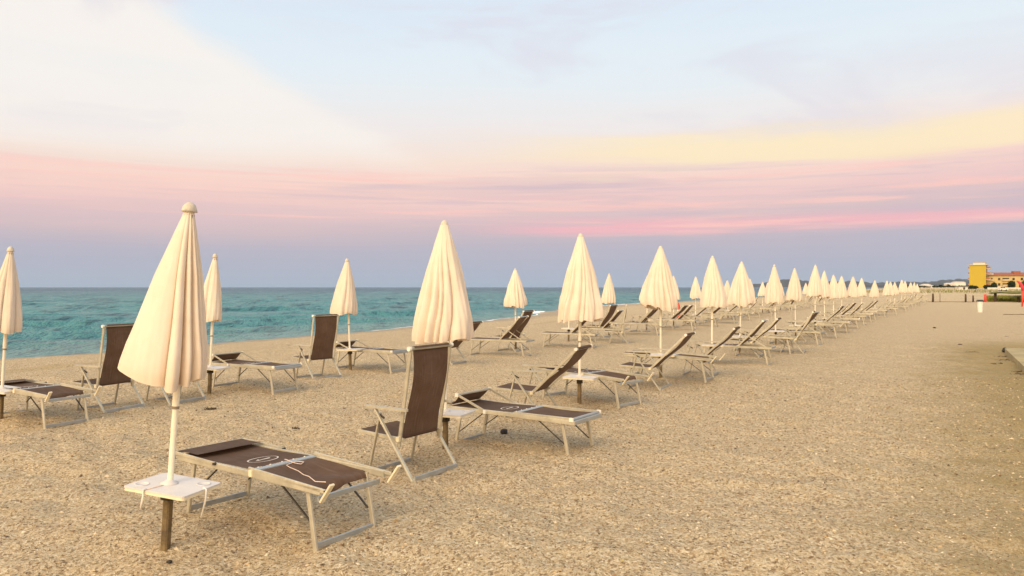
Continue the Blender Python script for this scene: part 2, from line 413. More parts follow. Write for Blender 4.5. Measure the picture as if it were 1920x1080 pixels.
def numpy_mesh(name, co, faces, m, smooth=True):
    me = bpy.data.meshes.new(name); n = len(faces); k = faces.shape[1]
    me.vertices.add(len(co)); me.vertices.foreach_set('co', co.astype(np.float32).ravel())
    me.loops.add(n*k); me.loops.foreach_set('vertex_index', faces.astype(np.int32).ravel())
    me.polygons.add(n); me.polygons.foreach_set('loop_start', np.arange(0, n*k, k, dtype=np.int32))
    me.polygons.foreach_set('use_smooth', np.full(n, smooth)); me.update(calc_edges=True); me.validate()
    me.materials.append(M[m]); return me

# ------------------------------------------------------------------ terrain
def sst(a, b, x):
    t = np.clip((x-a)/(b-a), 0, 1); return t*t*(3-2*t)
rs = np.random.RandomState(4)
WV = [(rs.uniform(0, 2*math.pi), rs.uniform(0, 2*math.pi), L) for L in [2.6]*5+[1.1]*6+[.45]*9+[.22]*10]
def rough(x, y):
    z = 0
    for a, ph, L in WV:
        amp = .0062*L**.75
        z = z+amp*np.sin((x*math.cos(a)+y*math.sin(a))*2*math.pi/L+ph+1.3*np.sin((y*math.cos(a*3)-x*math.sin(a*3))*2*math.pi/(L*2.3)))
    return z
def shore(y): return 13.0+9*sst(35, 85, y)
MOUNDS = [(-2.13,4.62,.028,.14), (-.645,7.26,.03,.14), (.91,10.12,.03,.14), (2.53,12.7,.03,.15), (-4.58,11.3,.03,.15), (-3.09,14.3,.03,.16), (-6.1,8.9,.03,.15),
          (-1.15,4.48,.022,.10), (-.87,4.98,.022,.10), (.52,7.0,.02,.10), (.83,7.37,.02,.10), (-.81,6.15,.022,.10), (-.47,6.70,.022,.10), (-1.5,4.2,-.02,.30), (-.2,5.9,-.018,.35), (1.2,6.4,-.02,.3)]
def gz(x, y):
    x = np.asarray(x, float); y = np.asarray(y, float)
    d = (x+4.58)*-.868+(y-11.3)*.497; s = shore(y)
    wob = .5*np.sin(y*.21+x*.1)+.35*np.sin(y*.53+1.+x*.2)
    t = (d-4.5)/(s+wob*.6-4.5)
    z = -.4*np.clip(t, 0, 1)**1.3-np.clip(t-1, 0, 3)*1.0
    z = z+.06*np.exp(-((d-5.0-wob*.8)/.8)**2)-.03*np.exp(-((d-6.6-wob)/.7)**2)
    near = np.exp(-np.clip(y-6, 0, None)/18)
    z = z+rough(x, y)*(.35+.65*near)*np.clip(1.2-t*.8, .15, 1)
    z = z+sst(250, 420, y)*sst(60, 160, x)*1.2
    for mx, my, mh, mr in MOUNDS: z = z+mh*np.exp(-((x-mx)**2+(y-my)**2)/(mr*mr))
    return z
def axis(segs):
    o = [segs[0][0]]
    for a, b, st, g in segs:
        x = a; h = st
        while x < b-1e-6: x = min(b, x+h); o.append(x); h *= g
    return np.array(o)
ys = axis([(-8, 2, .4, 1), (2, 9, .05, 1), (9, 20, .07, 1.006), (20, 60, .3, 1.02), (60, 9000, 1.2, 1.06)])
xp = axis([(0, 5, .05, 1), (5, 12, .08, 1.01), (12, 40, .25, 1.02), (40, 6000, 1., 1.08)])
xn = axis([(0, 6, .05, 1), (6, 16, .09, 1.01), (16, 40, .3, 1.03), (40, 3000, 1.4, 1.12)])
xs = np.concatenate([-xn[::-1][:-1], xp])
def sheet(name, xs, ys, zf, m):
    X, Y = np.meshgrid(xs, ys); Z = zf(X, Y); co = np.stack([X, Y, Z], -1).reshape(-1, 3)
    nx, ny = len(xs), len(ys); I = np.arange(nx*ny).reshape(ny, nx)
    f = np.stack([I[:-1, :-1], I[:-1, 1:], I[1:, 1:], I[1:, :-1]], -1).reshape(-1, 4)
    return obj(name, numpy_mesh(name, co, f, m))
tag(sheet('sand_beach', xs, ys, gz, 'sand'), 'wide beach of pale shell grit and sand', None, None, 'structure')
def gzs(x, y): return float(gz(x, y))

# ------------------------------------------------------------------ sea
rs = np.random.RandomState(9)
SW = [(R(115+rs.normal()*16), rs.uniform(0, 6.28), L) for L in (9, 6.5, 5.2, 4.1, 3.3, 2.7, 2.2, 1.8, 1.5, 1.25)]
def seaz(x, y):
    r = np.hypot(x, y); z = 0
    for a, ph, L in SW:
        k = 2*math.pi/L; amp = .017*L**1.0
        p = (x*math.cos(a)+y*math.sin(a))*k+ph+.9*np.sin((x*math.sin(a)-y*math.cos(a))*k*.23+ph*2)
        z = z+amp*(1-2*np.abs(np.sin(p/2))**.8)*np.exp(-r/(60*L))
    d = (x+4.58)*-.868+(y-11.3)*.497-shore(y)
    return -.42+z*(.12+.88*sst(0, 10, d))
ysea = axis([(8, 60, .16, 1.004), (60, 200, .55, 1.02), (200, 20000, 3, 1.1)])
xsea = np.concatenate([-axis([(0, 60, .5, 1), (60, 12000, .8, 1.07)])[::-1][:-1], axis([(0, 50, .6, 1), (50, 7000, 1, 1.09)])])
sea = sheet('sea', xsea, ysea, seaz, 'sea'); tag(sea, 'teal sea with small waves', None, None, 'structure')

# foam where the waves break on the sand
def foam(pts, wid, seed, h=.05):
    rr = random.Random(seed); mb = MB(); n = len(pts)
    def fn(u, v):
        i = min(int(v*(n-1)), n-2); f = v*(n-1)-i
        p = Vector(pts[i]).lerp(Vector(pts[i+1]), f); d = (Vector(pts[i+1])-Vector(pts[i])).normalized()
        a = Vector((d.y, -d.x)); e = math.sin(math.pi*v)**.5
        off = (u-.5)*wid*e*(1+.5*math.sin(v*47+seed)+.35*math.sin(v*101))+.25*math.sin(v*31+seed)
        q = p+a*off; zz = max(float(seaz(q.x, q.y)), gzs(q.x, q.y))+.012+h*math.sin(math.pi*u)*(.5+.5*math.sin(v*63+2)*math.sin(v*29))
        return (q.x, q.y, zz)
    mb.grid(fn, 9, 240, 'foam'); o = mb.obj('foam'); return o
def at_shore(y, off): # point on the waterline
    s = float(shore(y))+off; x = -4.58+(s-(y-11.3)*.497)/-.868; return (x, y)
tag(foam([at_shore(y, .0) for y in range(34, 60, 2)], .30, 1, .02), 'thin white line of foam along the water edge', None, None, 'stuff')
tag(foam([at_shore(y, 1.0) for y in np.linspace(56, 62, 8)], .4, 2, .10), 'small white wave breaking on the beach', None, None, 'stuff')
tag(foam([at_shore(y, .3) for y in range(64, 100, 3)], .5, 3, .05), 'distant thin foam line at the shore', None, None, 'stuff')

# ------------------------------------------------------------------ shell fragments on the near sand (too many to count)
rs = np.random.RandomState(2)
N = 70000
yy = 2.6+rs.rand(N*2)**1.45*10.5; xx = rs.uniform(-.74, .74, N*2)*(yy+.4)
keep = rs.rand(N*2) < np.clip((yy+1.)/9, .2, 1); xx = xx[keep][:N]; yy = yy[keep][:N]; N = len(xx)
base = np.array([(1,0,0),(0,1,0),(-1,0,0),(0,-1,0),(0,0,1),(0,0,-1)], float)
tri = np.array([(0,1,4),(1,2,4),(2,3,4),(3,0,4),(1,0,5),(2,1,5),(3,2,5),(0,3,5)])
size = (.0028+.0085*rs.rand(N)**3.6)*(1+yy*.04)
co = base[None]*(1+.45*rs.randn(N, 6, 1))*np.stack([np.ones(N), .5+.5*rs.rand(N), .22+.4*rs.rand(N)], 1)[:, None]*size[:, None, None]
ang = rs.rand(N)*6.28; ca, sa = np.cos(ang), np.sin(ang)
tx = rs.randn(N)*.3
X = co[..., 0]*ca[:, None]-co[..., 1]*sa[:, None]; Y = co[..., 0]*sa[:, None]+co[..., 1]*ca[:, None]; Z = co[..., 2]+co[..., 0]*tx[:, None]
G = gz(xx, yy)
co = np.stack([X+xx[:, None], Y+yy[:, None], Z+(G+size*.15)[:, None]], -1).reshape(-1, 3)
fc = (tri[None]+np.arange(N)[:, None, None]*6).reshape(-1, 3)
me = numpy_mesh('shell_fragments', co, fc, 'pebble', False)
at = me.attributes.new('tint', 'FLOAT', 'POINT'); at.data.foreach_set('value', np.repeat(rs.rand(N), 6).astype(np.float32))
tag(obj('shell_fragments', me), 'broken shells and grit strewn over the near sand', None, None, 'stuff')

# ------------------------------------------------------------------ templates: a list of (part name, mesh, index of parent part or -1)
# local frame of furniture: +x faces the sea, origin on the sand
def sag_panel(mb, p00, p10, p01, p11, sag, m='fabric', nu=9, nv=14, wrinkle=0., seed=0, curve=0.):
    p00, p10, p01, p11 = map(Vector, (p00, p10, p01, p11)); rr = random.Random(seed); ph = rr.random()*6
    nor = (p01-p00).cross(p10-p00).normalized()
    if nor.z < 0: nor = -nor
    def fn(u, v):
        p = p00.lerp(p10, u).lerp(p01.lerp(p11, u), v)
        pinch = .012*math.sin(math.pi*v)*(1-2*u)
        p = p+(p10-p00).normalized()*pinch
        dz = -sag*math.sin(math.pi*v)*(.45+.55*math.sin(math.pi*u))+curve*math.sin(2*math.pi*v)
        dz += wrinkle*math.sin(u*5+v*9+ph)*math.sin(math.pi*v)*.5+wrinkle*.6*math.sin(v*21+u*3+ph)*math.sin(math.pi*u)
        return p+nor*dz
    mb.grid(fn, nu, nv, m); return fn

def emblem(mb, c, ru, rv, z=.0):
    # ring with a small figure inside, printed on the cloth
    n = 30; vs = []; fs = []
    for k in range(n):
        a = 2*math.pi*k/n; thick = .10+.035*math.sin(a*2+1)
        for q in (1, 1-thick):
            vs.append((c[0]+ru*q*math.cos(a), c[1]+rv*q*math.sin(a), c[2](c[0]+ru*q*math.cos(a), c[1]+rv*q*math.sin(a))))
    for k in range(n): j = (k+1) % n; fs.append((2*k, 2*j, 2*j+1, 2*k+1))
    mb.add(vs, fs, 'print')
    blob = [(-.10,.42),(.06,.36),(.04,.18),(.10,.0),(.16,-.2),(.20,-.40),(.10,-.45),(-.02,-.34),(-.12,-.38),(-.08,-.18),(-.06,.0),(-.10,.2)]
    vs = [(c[0]+ru*x*1.1, c[1]+rv*y*1.3, c[2](c[0]+ru*x, c[1]+rv*y)) for x, y in blob]
    mb.add(vs, [tuple(range(len(vs)))], 'print')
    arm = [(.05,.34),(.34,.26),(.32,.17),(.05,.22)]
    mb.add([(c[0]+ru*x, c[1]+rv*y, c[2](c[0]+ru*x, c[1]+rv*y)) for x, y in arm], [(0,1,2,3)], 'print')

def lounger(variant, first=False):
    L, W, H = .75, .265, .36; T = []
    fr = MB()
    for s in (-1, 1):
        fr.beam((-L, s*W, H), (.02, s*W, H+.012), .022, .042); fr.beam((.02, s*W, H+.012), (L, s*W, H+.012), .022, .042)
    fr.beam((L-.012, -W+.011, H+.012), (L-.012, W-.011, H+.012), .022, .036, 'alu_flat')
    if variant != 'flat': fr.beam((-L+.012, -W+.011, H), (-L+.012, W-.011, H), .024, .040, 'alu_flat')
    fr.beam((-.07, -W+.012, H+.026), (-.07, W-.012, H+.026), .052, .018, 'alu_flat')
    for k in range(5): fr.box((-.047, -.19+k*.095, H+.037), (.007, .009, .005), 'cap')
    T.append(('frame', fr.mesh('lounger_frame'), -1))
    if variant == 'flat':
        b = MB(); b.beam((-L+.04, -W+.01, H-.05), (-L+.04, W-.01, H-.05), .018, .032, 'alu_flat')
        T.append(('cross_bar', b.mesh('cross_bar'), -1))
    for e in (-1, 1):
        for s in (-1, 1):
            l = MB(); l.beam((e*(L-.15), s*(W-.025), H-.005), (e*(L-.07), s*(W-.022), -.03), .020, .032, up=(1,0,0)); T.append(('leg', l.mesh('lounger_leg'), -1))
            st = MB(); st.beam((e*.33, s*(W-.03), H-.015), (e*(L-.115), s*(W-.04), .13), .008, .014, 'strut', up=(0,1,0)); T.append(('strut', st.mesh('strut'), -1))
        fb = MB(); fb.beam((e*(L-.076), -W+.034, .015), (e*(L-.076), W-.034, .015), .016, .036, 'alu_flat'); T.append(('foot_bar', fb.mesh('foot_bar'), -1))
    # leg-end fabric with printed emblem
    zt = H+.034
    se = MB(); sag_panel(se, (-.035, -W+.018, zt), (-.035, W-.018, zt), (L-.03, -W+.018, zt), (L-.03, W-.018, zt), .016, seed=3, wrinkle=.002)
    T.append(('seat_panel', se.mesh('seat_panel'), -1)); isx = len(T)-1
    em = MB()
    def zf(x, y):
        v = (x+.035)/(L+.005); u = (y+W-.018)/(2*(W-.018))
        return zt-.016*math.sin(math.pi*v)*(.45+.55*math.sin(math.pi*u))+.003
    emblem(em, (.16, 0, zf), .085, .115); T.append(('emblem', em.mesh('emblem'), isx))
    # head-end panel
    bf = MB(); bp = MB()
    ang = {'flat': -3, 'hood': 0, 'raised': 47}[variant]
    ca, sa = math.cos(R(ang)), math.sin(R(ang))
    hx, hz = -.09, H+.03
    def q(x, y, dz=0): return (hx-x*ca-dz*sa*0, y, hz+x*sa+dz)
    Lb = .63 if variant != 'raised' else .72
    if variant != 'flat':
        for s in (-1, 1): bf.beam(q(-.02, s*(W-.004)), q(Lb, s*(W-.004)), .02, .03)
        bf.tube(q(Lb, -W-.01), q(Lb, W+.01), .014, 'alu_flat')
        for s in (-1, 1): bf.box(q(Lb, s*(W+.012)), (.04, .022, .036), 'cap')
        T.append(('back_frame', bf.mesh('back_frame'), -1))
        sag_panel(bp, q(.0, -W+.02), q(.0, W-.02), q(Lb, -W+.02), q(Lb, W-.02), .02 if variant == 'hood' else .05, seed=5)
    else:
        for s in (-1, 1): bf.beam((hx+.03, s*(W+.004), H+.045), (-L-.06, s*(W+.004), H+.008), .014, .024)
        for s in (-1, 1): bf.box((hx, s*(W+.014), H+.02), (.03, .014, .04), 'plastic')
        T.append(('back_frame', bf.mesh('back_frame'), -1))
        # slack cloth, folded over on itself before the end of the frame
        def fn(u, v):
            x = hx-.02-v*.56; y = (2*u-1)*(W-.025)
            z = H+.030-.055*math.sin(math.pi*min(1, v*.8))*(.3+.7*math.sin(math.pi*u))+.012*math.sin(u*7+v*6)*v
            if v > .8: f = (v-.8)/.2; z -= .055*f*f; x += .05*f*f
            if v > .45: z += .012*math.exp(-((u-.55+.5*(v-.7))/.1)**2)
            return (x, y, z)
        bp.grid(fn, 15, 24, 'fabric')
        for s in (-1, 1):
            k = MB(); k.beam((-L-.025, s*(W+.018), H-.050), (-L-.115, s*(W+.018), H+.065), .014, .036, 'plastic', up=(0,1,0))
            k.tube((-L-.062, s*(W+.006), H+.02), (-L-.062, s*(W+.032), H+.02), .006, 'strut')
            T.append(('side_plate', k.mesh('side_plate'), -1))
    T.append(('back_panel', bp.mesh('back_panel'), -1))
    # folding sunshade at the far end
    ss = MB(); sf = MB()
    if variant == 'hood':
        px, top = .27, (.62, H+.155)
        for s in (-1, 1): ss.beam((px, s*(W+.016), H+.02), (top[0], s*(W+.016), top[1]), .010, .024)
        for s in (-1, 1): ss.box((px, s*(W+.022), H+.015), (.03, .02, .034), 'cap')
        ss.tube((top[0], -W-.02, top[1]), (top[0], W+.02, top[1]), .013, 'alu')
        for s in (-1, 1): ss.box((top[0], s*(W+.024), top[1]), (.035, .02, .035), 'cap')
        sag_panel(sf, (top[0], -W+.01, top[1]-.01), (top[0], W-.01, top[1]-.01), (L-.01, -W+.01, H+.04), (L-.01, W-.01, H+.04), .02, seed=8)
        sag_panel(sf, (L-.005, -W-.0, H+.05), (L-.005, W+.0, H+.05), (L+.12, -W-.0, H+.035), (L+.12, W+.0, H+.035), .004, m='fabric')
        for s in (-1, 1): ss.beam((L-.02, s*(W+.004), H+.04), (L+.13, s*(W+.004), H+.028), .012, .022)
    elif variant == 'flat':
        for s in (-1, 1): ss.beam((.30, s*(W+.016), H+.030), (L+.03, s*(W+.016), H+.045), .010, .022)
        ss.tube((L+.03, -W-.02, H+.045), (L+.03, W+.02, H+.045), .011, 'alu')
        for s in (-1, 1): ss.tube((.30, s*(W+.008), H+.03), (.30, s*(W+.03), H+.03), .010, 'strut')
        sag_panel(sf, (L-.22, -W+.0, H+.058), (L-.22, W-.0, H+.058), (L+.03, -W+.0, H+.055), (L+.03, W-.0, H+.055), .006, seed=9, nv=8)
    if variant != 'raised':
        T.append(('sunshade', sf.mesh('sunshade'), -1)); i = len(T)-1
        T.append(('sunshade_frame', ss.mesh('sunshade_frame'), i))
    else:
        for s in (-1, 1):
            pr = MB(); pr.beam((hx-.30*ca, s*(W-.03), hz+.30*sa-.02), (-L+.10, s*(W-.03), H+.01), .008, .018, 'alu'); T.append(('prop', pr.mesh('prop'), -1))

    if first:
        st = MB()
        pts = [(-.035,.03,H+.045),(-.06,.02,H+.05),(-.13,.03,H+.035),(-.18,.05,H+.028),(-.15,.10,H+.03),(-.11,.06,H+.035),(-.13,-.03,H+.03),(-.2,-.06,H+.032),(-.3,-.07,H+.024),(-.40,-.11,H+.022),(-.5,-.15,H+.034),(-.62,-.2,H+.03),(-L-.05,-W-.01,H+.07)]
        pts = [(p[0], -p[1], p[2]) for p in pts]; P2 = []
        for i in range(len(pts)-1):
            for k in range(3): P2.append(Vector(pts[i]).lerp(Vector(pts[i+1]), k/3))
        P2.append(Vector(pts[-1])); st.path(P2, .0028, 'string', 5); T.append(('cord', st.mesh('cord'), -1))
    return T

def chair(recl):
    T = []; W = .27; SH = .345
    for s in (-1, 1):
        l = MB(); l.beam((.115, s*(W+.03), .572), (-.33, s*(W+.03), -.03), .018, .032, up=(0,1,0)); T.append(('leg', l.mesh('rear_leg'), -1))
        l = MB(); l.beam((.075, s*(W+.008), .535), (.22, s*(W+.008), -.03), .016, .026, 'alu', up=(0,1,0)); T.append(('leg', l.mesh('front_leg'), -1))
        a = MB(); hb = .58
        ax = -.22-.18*math.sin(R(recl))
        a.box(((.23+ax)/2, s*(W+.03), hb+.008+.0), (.23-ax, .042, .020), 'alu', bev=.018)
        T.append(('armrest', a.mesh('armrest'), -1))
        b = MB(); b.beam((.12, s*(W+.02), .545), (.02, s*(W+.02), .50), .01, .018, 'strut'); T.append(('arm_bracket', b.mesh('arm_bracket'), -1))
    b = MB(); b.beam((-.312, -W-.02, .022), (-.312, W+.02, .022), .018, .042, 'alu_flat'); T.append(('foot_bar', b.mesh('rear_bar'), -1))
    b = MB(); b.beam((.212, -W, .015), (.212, W, .015), .016, .034, 'alu_flat'); T.append(('foot_bar', b.mesh('front_bar'), -1))
    f = MB()
    for s in (-1, 1): f.beam((-.17, s*(W-.014), SH-.02), (.36, s*(W-.014), SH+.005), .018, .032)
    f.beam((.35, -W+.02, SH+.002), (.35, W-.02, SH+.002), .02, .028); T.append(('seat_frame', f.mesh('seat_frame'), -1))
    S = MB(); sag_panel(S, (-.16, -W+.03, SH-.0), (-.16, W-.03, SH), (.35, -W+.03, SH+.022), (.35, W-.03, SH+.022), .03, seed=4); T.append(('seat', S.mesh('seat'), -1))
    # back
    hx, hz = -.13, SH-.03; sa, ca = math.sin(R(recl)), math.cos(R(recl)); LB = .80
    def q(t, y, off=0): return (hx-t*sa+off*ca, y, hz+t*ca+off*sa)
    bf = MB()
    for s in (-1, 1): bf.beam(q(-.05, s*(W-.004)), q(LB, s*(W-.004)), .018, .034, up=(1,0,0))
    bf.tube(q(LB-.005, -W-.004), q(LB-.005, W+.004), .017, 'alu')
    for s in (-1, 1): bf.tube(q(LB-.005, s*(W+.002)), q(LB-.005, s*(W+.026)), .020, 'cap')
    for s in (-1, 1): bf.box(q(.02, s*(W+.016)), (.035, .022, .04), 'plastic')
    T.append(('back_frame', bf.mesh('back_frame'), -1))
    B = MB()
    def fn(u, v):
        y = (2*u-1)*(W-.045+.012*abs(2*v-1)**2)
        off = -.034*math.sin(math.pi*v)*(.6+.4*math.sin(math.pi*u))+.014*math.sin(2*math.pi*v)
        return q(.01+v*(LB-.03), y, off-.002)
    B.grid(fn, 13, 22, 'fabric')
    # hem rolled over the top bar
    B.grid(lambda u, v: q(LB-.005+.021*math.cos(v*5.2-1.2), (2*u-1)*(W-.035), .021*math.sin(v*5.2-1.2)), 3, 10, 'fabric')
    T.append(('backrest', B.mesh('backrest'), -1))
    return T

def canopy_mesh(name, R0, skew, zb, zt, seed, n=8, amp=.20, hem=.06, flare=(), res=(150, 34), rip=1., folds=None):
    if folds: n = len(folds[1])
    rr = random.Random(seed); mb = MB()
    wid = [rr.choice((.45, .7, 1., 1.5, 1.9)) for _ in range(n)]; dep = [rr.uniform(.35, 1.) for _ in range(n)]
    out = [rr.uniform(-.10, .12) for _ in range(n)]; hems = [rr.uniform(-.7, 1.) for _ in range(n)]; skw = [rr.uniform(.75, 1.5) for _ in range(n)]
    start = [rr.uniform(0, .30) for _ in range(n)]
    ph = [rr.uniform(0, 6.28) for _ in range(4)]
    gx = [0, .03, .12, .39, .60, .82, .94, 1.]; gy = [.15, .18, .30, .62, .80, .97, 1., .985]
    def g(t):
        for i in range(len(gx)-1):
            if t <= gx[i+1]: f = (t-gx[i])/(gx[i+1]-gx[i]); return gy[i]+(gy[i+1]-gy[i])*f
        return gy[-1]
    bounds = [0.]; tot = sum(wid)
    for l in wid: bounds.append(bounds[-1]+l/tot)
    if folds: bounds = list(folds[0]); dep = list(folds[1]); wid = [1.]*n; out = list(folds[2]); hems = list(folds[3]); start = [0.]*n; skw = [1.]*n
    bounds[-1] = 1.0001
    def fn(u, t):
        a = u*2*math.pi
        u0 = (u+.022*math.sin(t*3.1+ph[0])*t+.010*math.sin(t*7+ph[1])*math.sin(a+ph[2])) % 1.
        for i in range(n):
            if u0 < bounds[i+1]: break
        f = (u0-bounds[i])/(bounds[i+1]-bounds[i]); f = min(1, max(0, f))**skw[i]
        e = 4*f*(1-f)                                  # lobe: 0 in the creases, 1 on the crest
        w_ = e**.55; st = min(1, max(0, (t-start[i])/.35))
        dd = amp*dep[i]*(.25+.75*st)*wid[i]**.5
        r = R0*g(t)*(1+out[i]*t*e-dd*(1-w_)+dd*.25)
        r += rip*(R0*.022*math.sin(a*13+ph[3]+t*5)*(.2+t)+R0*.012*math.sin(a*29+ph[1]-t*7)*t)
        up = 0
        for a0, wd, am in flare:
            da = (a-a0+math.pi) % (2*math.pi)-math.pi; k = math.exp(-abs(da/wd)**1.6)
            r += am*k*t**1.05*(.82+.18*w_); up += k*abs(am)*.55
        z = zt-(zt-zb)*t+(hem*(hems[i]*e+.3*math.sin(a*2+ph[0]))+up)*t**4
        return (r*math.cos(a)+skew[0]*t**1.1, r*math.sin(a)+skew[1]*t**1.1, z)
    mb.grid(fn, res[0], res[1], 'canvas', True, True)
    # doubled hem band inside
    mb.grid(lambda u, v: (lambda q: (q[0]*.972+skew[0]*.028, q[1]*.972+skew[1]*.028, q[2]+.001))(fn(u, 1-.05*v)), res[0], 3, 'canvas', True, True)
    return mb.mesh(name)

def parasol(h, zb, canopy, cw=.80):
    T = []
    c = MB(); c.lathe([(.047*cw, h-.062), (.045*cw, h-.052), (.041*cw, h-.036), (.032*cw, h-.018), (.018*cw, h-.005), (.002, h)], 'capcloth', 20)
    p = MB(); p.tube((0,0,.36), (0,0,.86), .0175, 'pole', 16); p.tube((0,0,.86), (0,0,h-.05), .021, 'pole', 16); p.tube((0,0,.855), (0,0,.872), .0225, 'poled', 16)
    T.append(('pole', p.mesh('pole'), -1)); T.append(('canopy', canopy, -1)); T.append(('cap', c.mesh('cap'), -1))
    r = MB()
    for k in range(8):
        a = k*math.pi/4+.2; r.tube((.03*math.cos(a), .03*math.sin(a), h-.08), (.055*math.cos(a), .055*math.sin(a), zb+.10), .004, 'strut', 5)
    T.append(('ribs', r.mesh('ribs'), -1))
    return T
def table(first=False):
    T = []
    t = MB(); t.box((.03, 0, .392), (.44, .34, .010), 'table', bev=.02); t.box((.03, 0, .379), (.436, .336, .017), 'plastic', bev=.02)
    for cx_, cy_ in ((-.12, -.09), (.18, .09)): t.lathe([(.040, .3965), (.041, .401), (.037, .401), (.036, .3975), (.001, .3975)], 'table', 22, (cx_, cy_, 0))
    t.lathe([(.052, .3965), (.052, .402), (.03, .410), (.023, .420)], 'table', 20); T.append(('tabletop', t.mesh('tabletop'), -1))
    p = MB(); p.beam((0,0,-.08), (0,0,.371), .048, .048, 'post', up=(1,0,0)); T.append(('post', p.mesh('post'), -1))
    c = MB(); c.beam((-.03,-.028,.325), (.03,-.028,.325), .012, .05, 'clamp'); c.tube((.01,-.045,.335), (.01,-.01,.335), .014, 'clamp', 8); c.beam((.03,-.028,.325), (.03,.028,.325), .012, .05, 'clamp'); T.append(('clamp', c.mesh('clamp'), -1))
    if first:
        for pts in ([(-.02,-.165,.40),(-.028,-.176,.40),(-.03,-.178,.36),(-.035,-.185,.28)], [(.235,.02,.40),(.255,.02,.395),(.255,.02,.33),(.235,.015,.22)]):
            s = MB(); s.path(pts, .006, 'cap', 6); T.append(('strap', s.mesh('strap'), -1))
        s = MB(); s.path([(-.02,-.165,.4005),(-.0,-.06,.4005),(.0,.04,.4005)], .0028, 'string', 5); T.append(('strap', s.mesh('strap'), -1))
    return T

def merge(T, name):
    """small far copies: one mesh holding every part"""
    mb = MB()
    for nm, me, par in T:
        names = [k for mt in me.materials for k in M if M[k] == mt]
        vs = [tuple(v.co) for v in me.vertices]
        for p in me.polygons: pass
        for mi, mn in enumerate(names):
            fs = [tuple(p.vertices) for p in me.polygons if p.material_index == mi]
            used = sorted({i for f in fs for i in f}); mp = {i: k for k, i in enumerate(used)}
            mb.add([vs[i] for i in used], [tuple(mp[i] for i in f) for f in fs], mn, nm in ('canopy', 'seat', 'backrest', 'back_panel', 'seat_panel', 'cap'))
    return mb.mesh(name)

def place(T, name, loc, rz, label, cat, group, tiltv=(0, 0), merged=None):
    if merged is not None:
        o = obj(name, merged); o.location = loc; o.rotation_euler = (tiltv[0], tiltv[1], rz); tag(o, label, cat, group); return o
    root = empty(name, loc, rz, tiltv[0], tiltv[1]); tag(root, label, cat, group)
    made = []
    for nm, me, par in T:
        o = bpy.data.objects.new(nm, me); COL.objects.link(o); o.parent = made[par] if par >= 0 else root; made.append(o)
    return root

# ------------------------------------------------------------------ parasols, side tables
ORD = ['', 'first', 'second', 'third', 'fourth', 'fifth', 'sixth', 'seventh', 'eighth', 'ninth', 'tenth', 'eleventh', 'twelfth', 'thirteenth', 'fourteenth',
       'fifteenth', 'sixteenth', 'seventeenth', 'eighteenth', 'nineteenth', 'twentieth', 'twenty-first', 'twenty-second', 'twenty-third', 'twenty-fourth']
inland = [(-2.13,4.59,2.13), (-.645,7.23,2.25), (.91,10.09,2.33), (2.53,12.7,2.24), (4.12,15.4,2.23), (5.52,18.1,2.21), (7.35,20.8,2.24), (8.93,23.5,2.19),
          (10.67,26.3,2.38), (12.14,29,2.24), (13.65,31.7,2.13), (15.2,34.4,2.13), (16.95,37.1,2.17), (18.65,39.8,2.10), (20.9,43,2.03), (24.1,48,2.05),
          (26.6,52.5,2.0), (28.7,56,2.0), (31.3,60,2.22), (33.7,64,2.15), (36.8,69,2.05), (40.4,75,2.12), (43.4,80,2.0)]
seaside = [(-6.1,8.9,2.09), (-4.58,11.3,2.11), (-3.09,14.27,2.13), (-1.5,16.9,2.12), (.097,19.5,2.10), (1.68,22.2,2.10), (3.25,25,2.09), (4.99,27.7,2.06), (6.6,30.5,2.04),
           (8.16,33.2,2.08), (9.66,36,2.05), (11.2,38.7,1.97), (12.6,41.4,2.05), (14.05,44.1,2.1), (15.7,46.8,1.93), (17,49.5,1.9), (18.8,52.3,1.9), (20.5,55,1.9), (23.6,60,1.95), (26.5,65,1.95)]
INL, SEA_ = 'inland row', 'seaside row'
# special canopies of the nearest parasols, then a few shared ones
CAN = {}
CAN[('i', 1)] = (canopy_mesh('canopy', .175, (-.030, -.01), 1.02, 2.08, 23, amp=.60, hem=.035, flare=[(math.pi*1.10, .50, .125)], res=(360, 60), rip=.3,
    folds=([0, .06, .25, .47, .755, .845, .905, .955, 1.], [.7, .6, .6, .35, .95, 1., .8, .6], [.0, .05, .05, .05, .10, -.05, .06, .0], [.8, .3, .2, .2, -.9, -.3, .9, .4])), .0)
CAN[('i', 2)] = (canopy_mesh('canopy', .262, (-.01, 0), 1.08, 2.20, 22, n=15, amp=.34, hem=.045, flare=[(math.pi, .5, .02)], res=(340, 50)), .0)
CAN[('i', 3)] = (canopy_mesh('canopy', .27, (-.005, 0), 1.15, 2.28, 5, n=15, amp=.34, hem=.05, res=(300, 40)), .0)
CAN[('i', 4)] = (canopy_mesh('canopy', .27, (-.0, 0), 1.17, 2.19, 31, n=16, amp=.34, hem=.06, flare=[(math.pi*.95, .4, .06)], res=(300, 40)), .0)
CAN[('s', 1)] = (canopy_mesh('canopy', .165, (-.03, 0), 1.08, 2.04, 41, n=8, amp=.4, hem=.03), .0)
CAN[('s', 2)] = (canopy_mesh('canopy', .165, (-.045, 0), 1.08, 2.06, 42, n=8, amp=.4, hem=.04, flare=[(math.pi, .4, .03)]), .0)
CAN[('s', 3)] = (canopy_mesh('canopy', .225, (-.09, 0), 1.06, 2.08, 43, n=11, amp=.34, hem=.03, flare=[(math.pi, .5, .07)]), .0)
shared = [canopy_mesh('canopy', r_, (sx, 0), 1.10, 2.05, s_, n=n_, amp=.34, hem=.05, res=(150, 24)) for r_, sx, s_, n_ in
          ((.24, -.02, 51, 12), (.25, .02, 52, 11), (.215, -.03, 53, 12), (.26, .01, 54, 14))]
cache = {}
tabT = table(); tab1 = table(True); tab_m = merge(tabT, 'side_table')
rnd = random.Random(77)
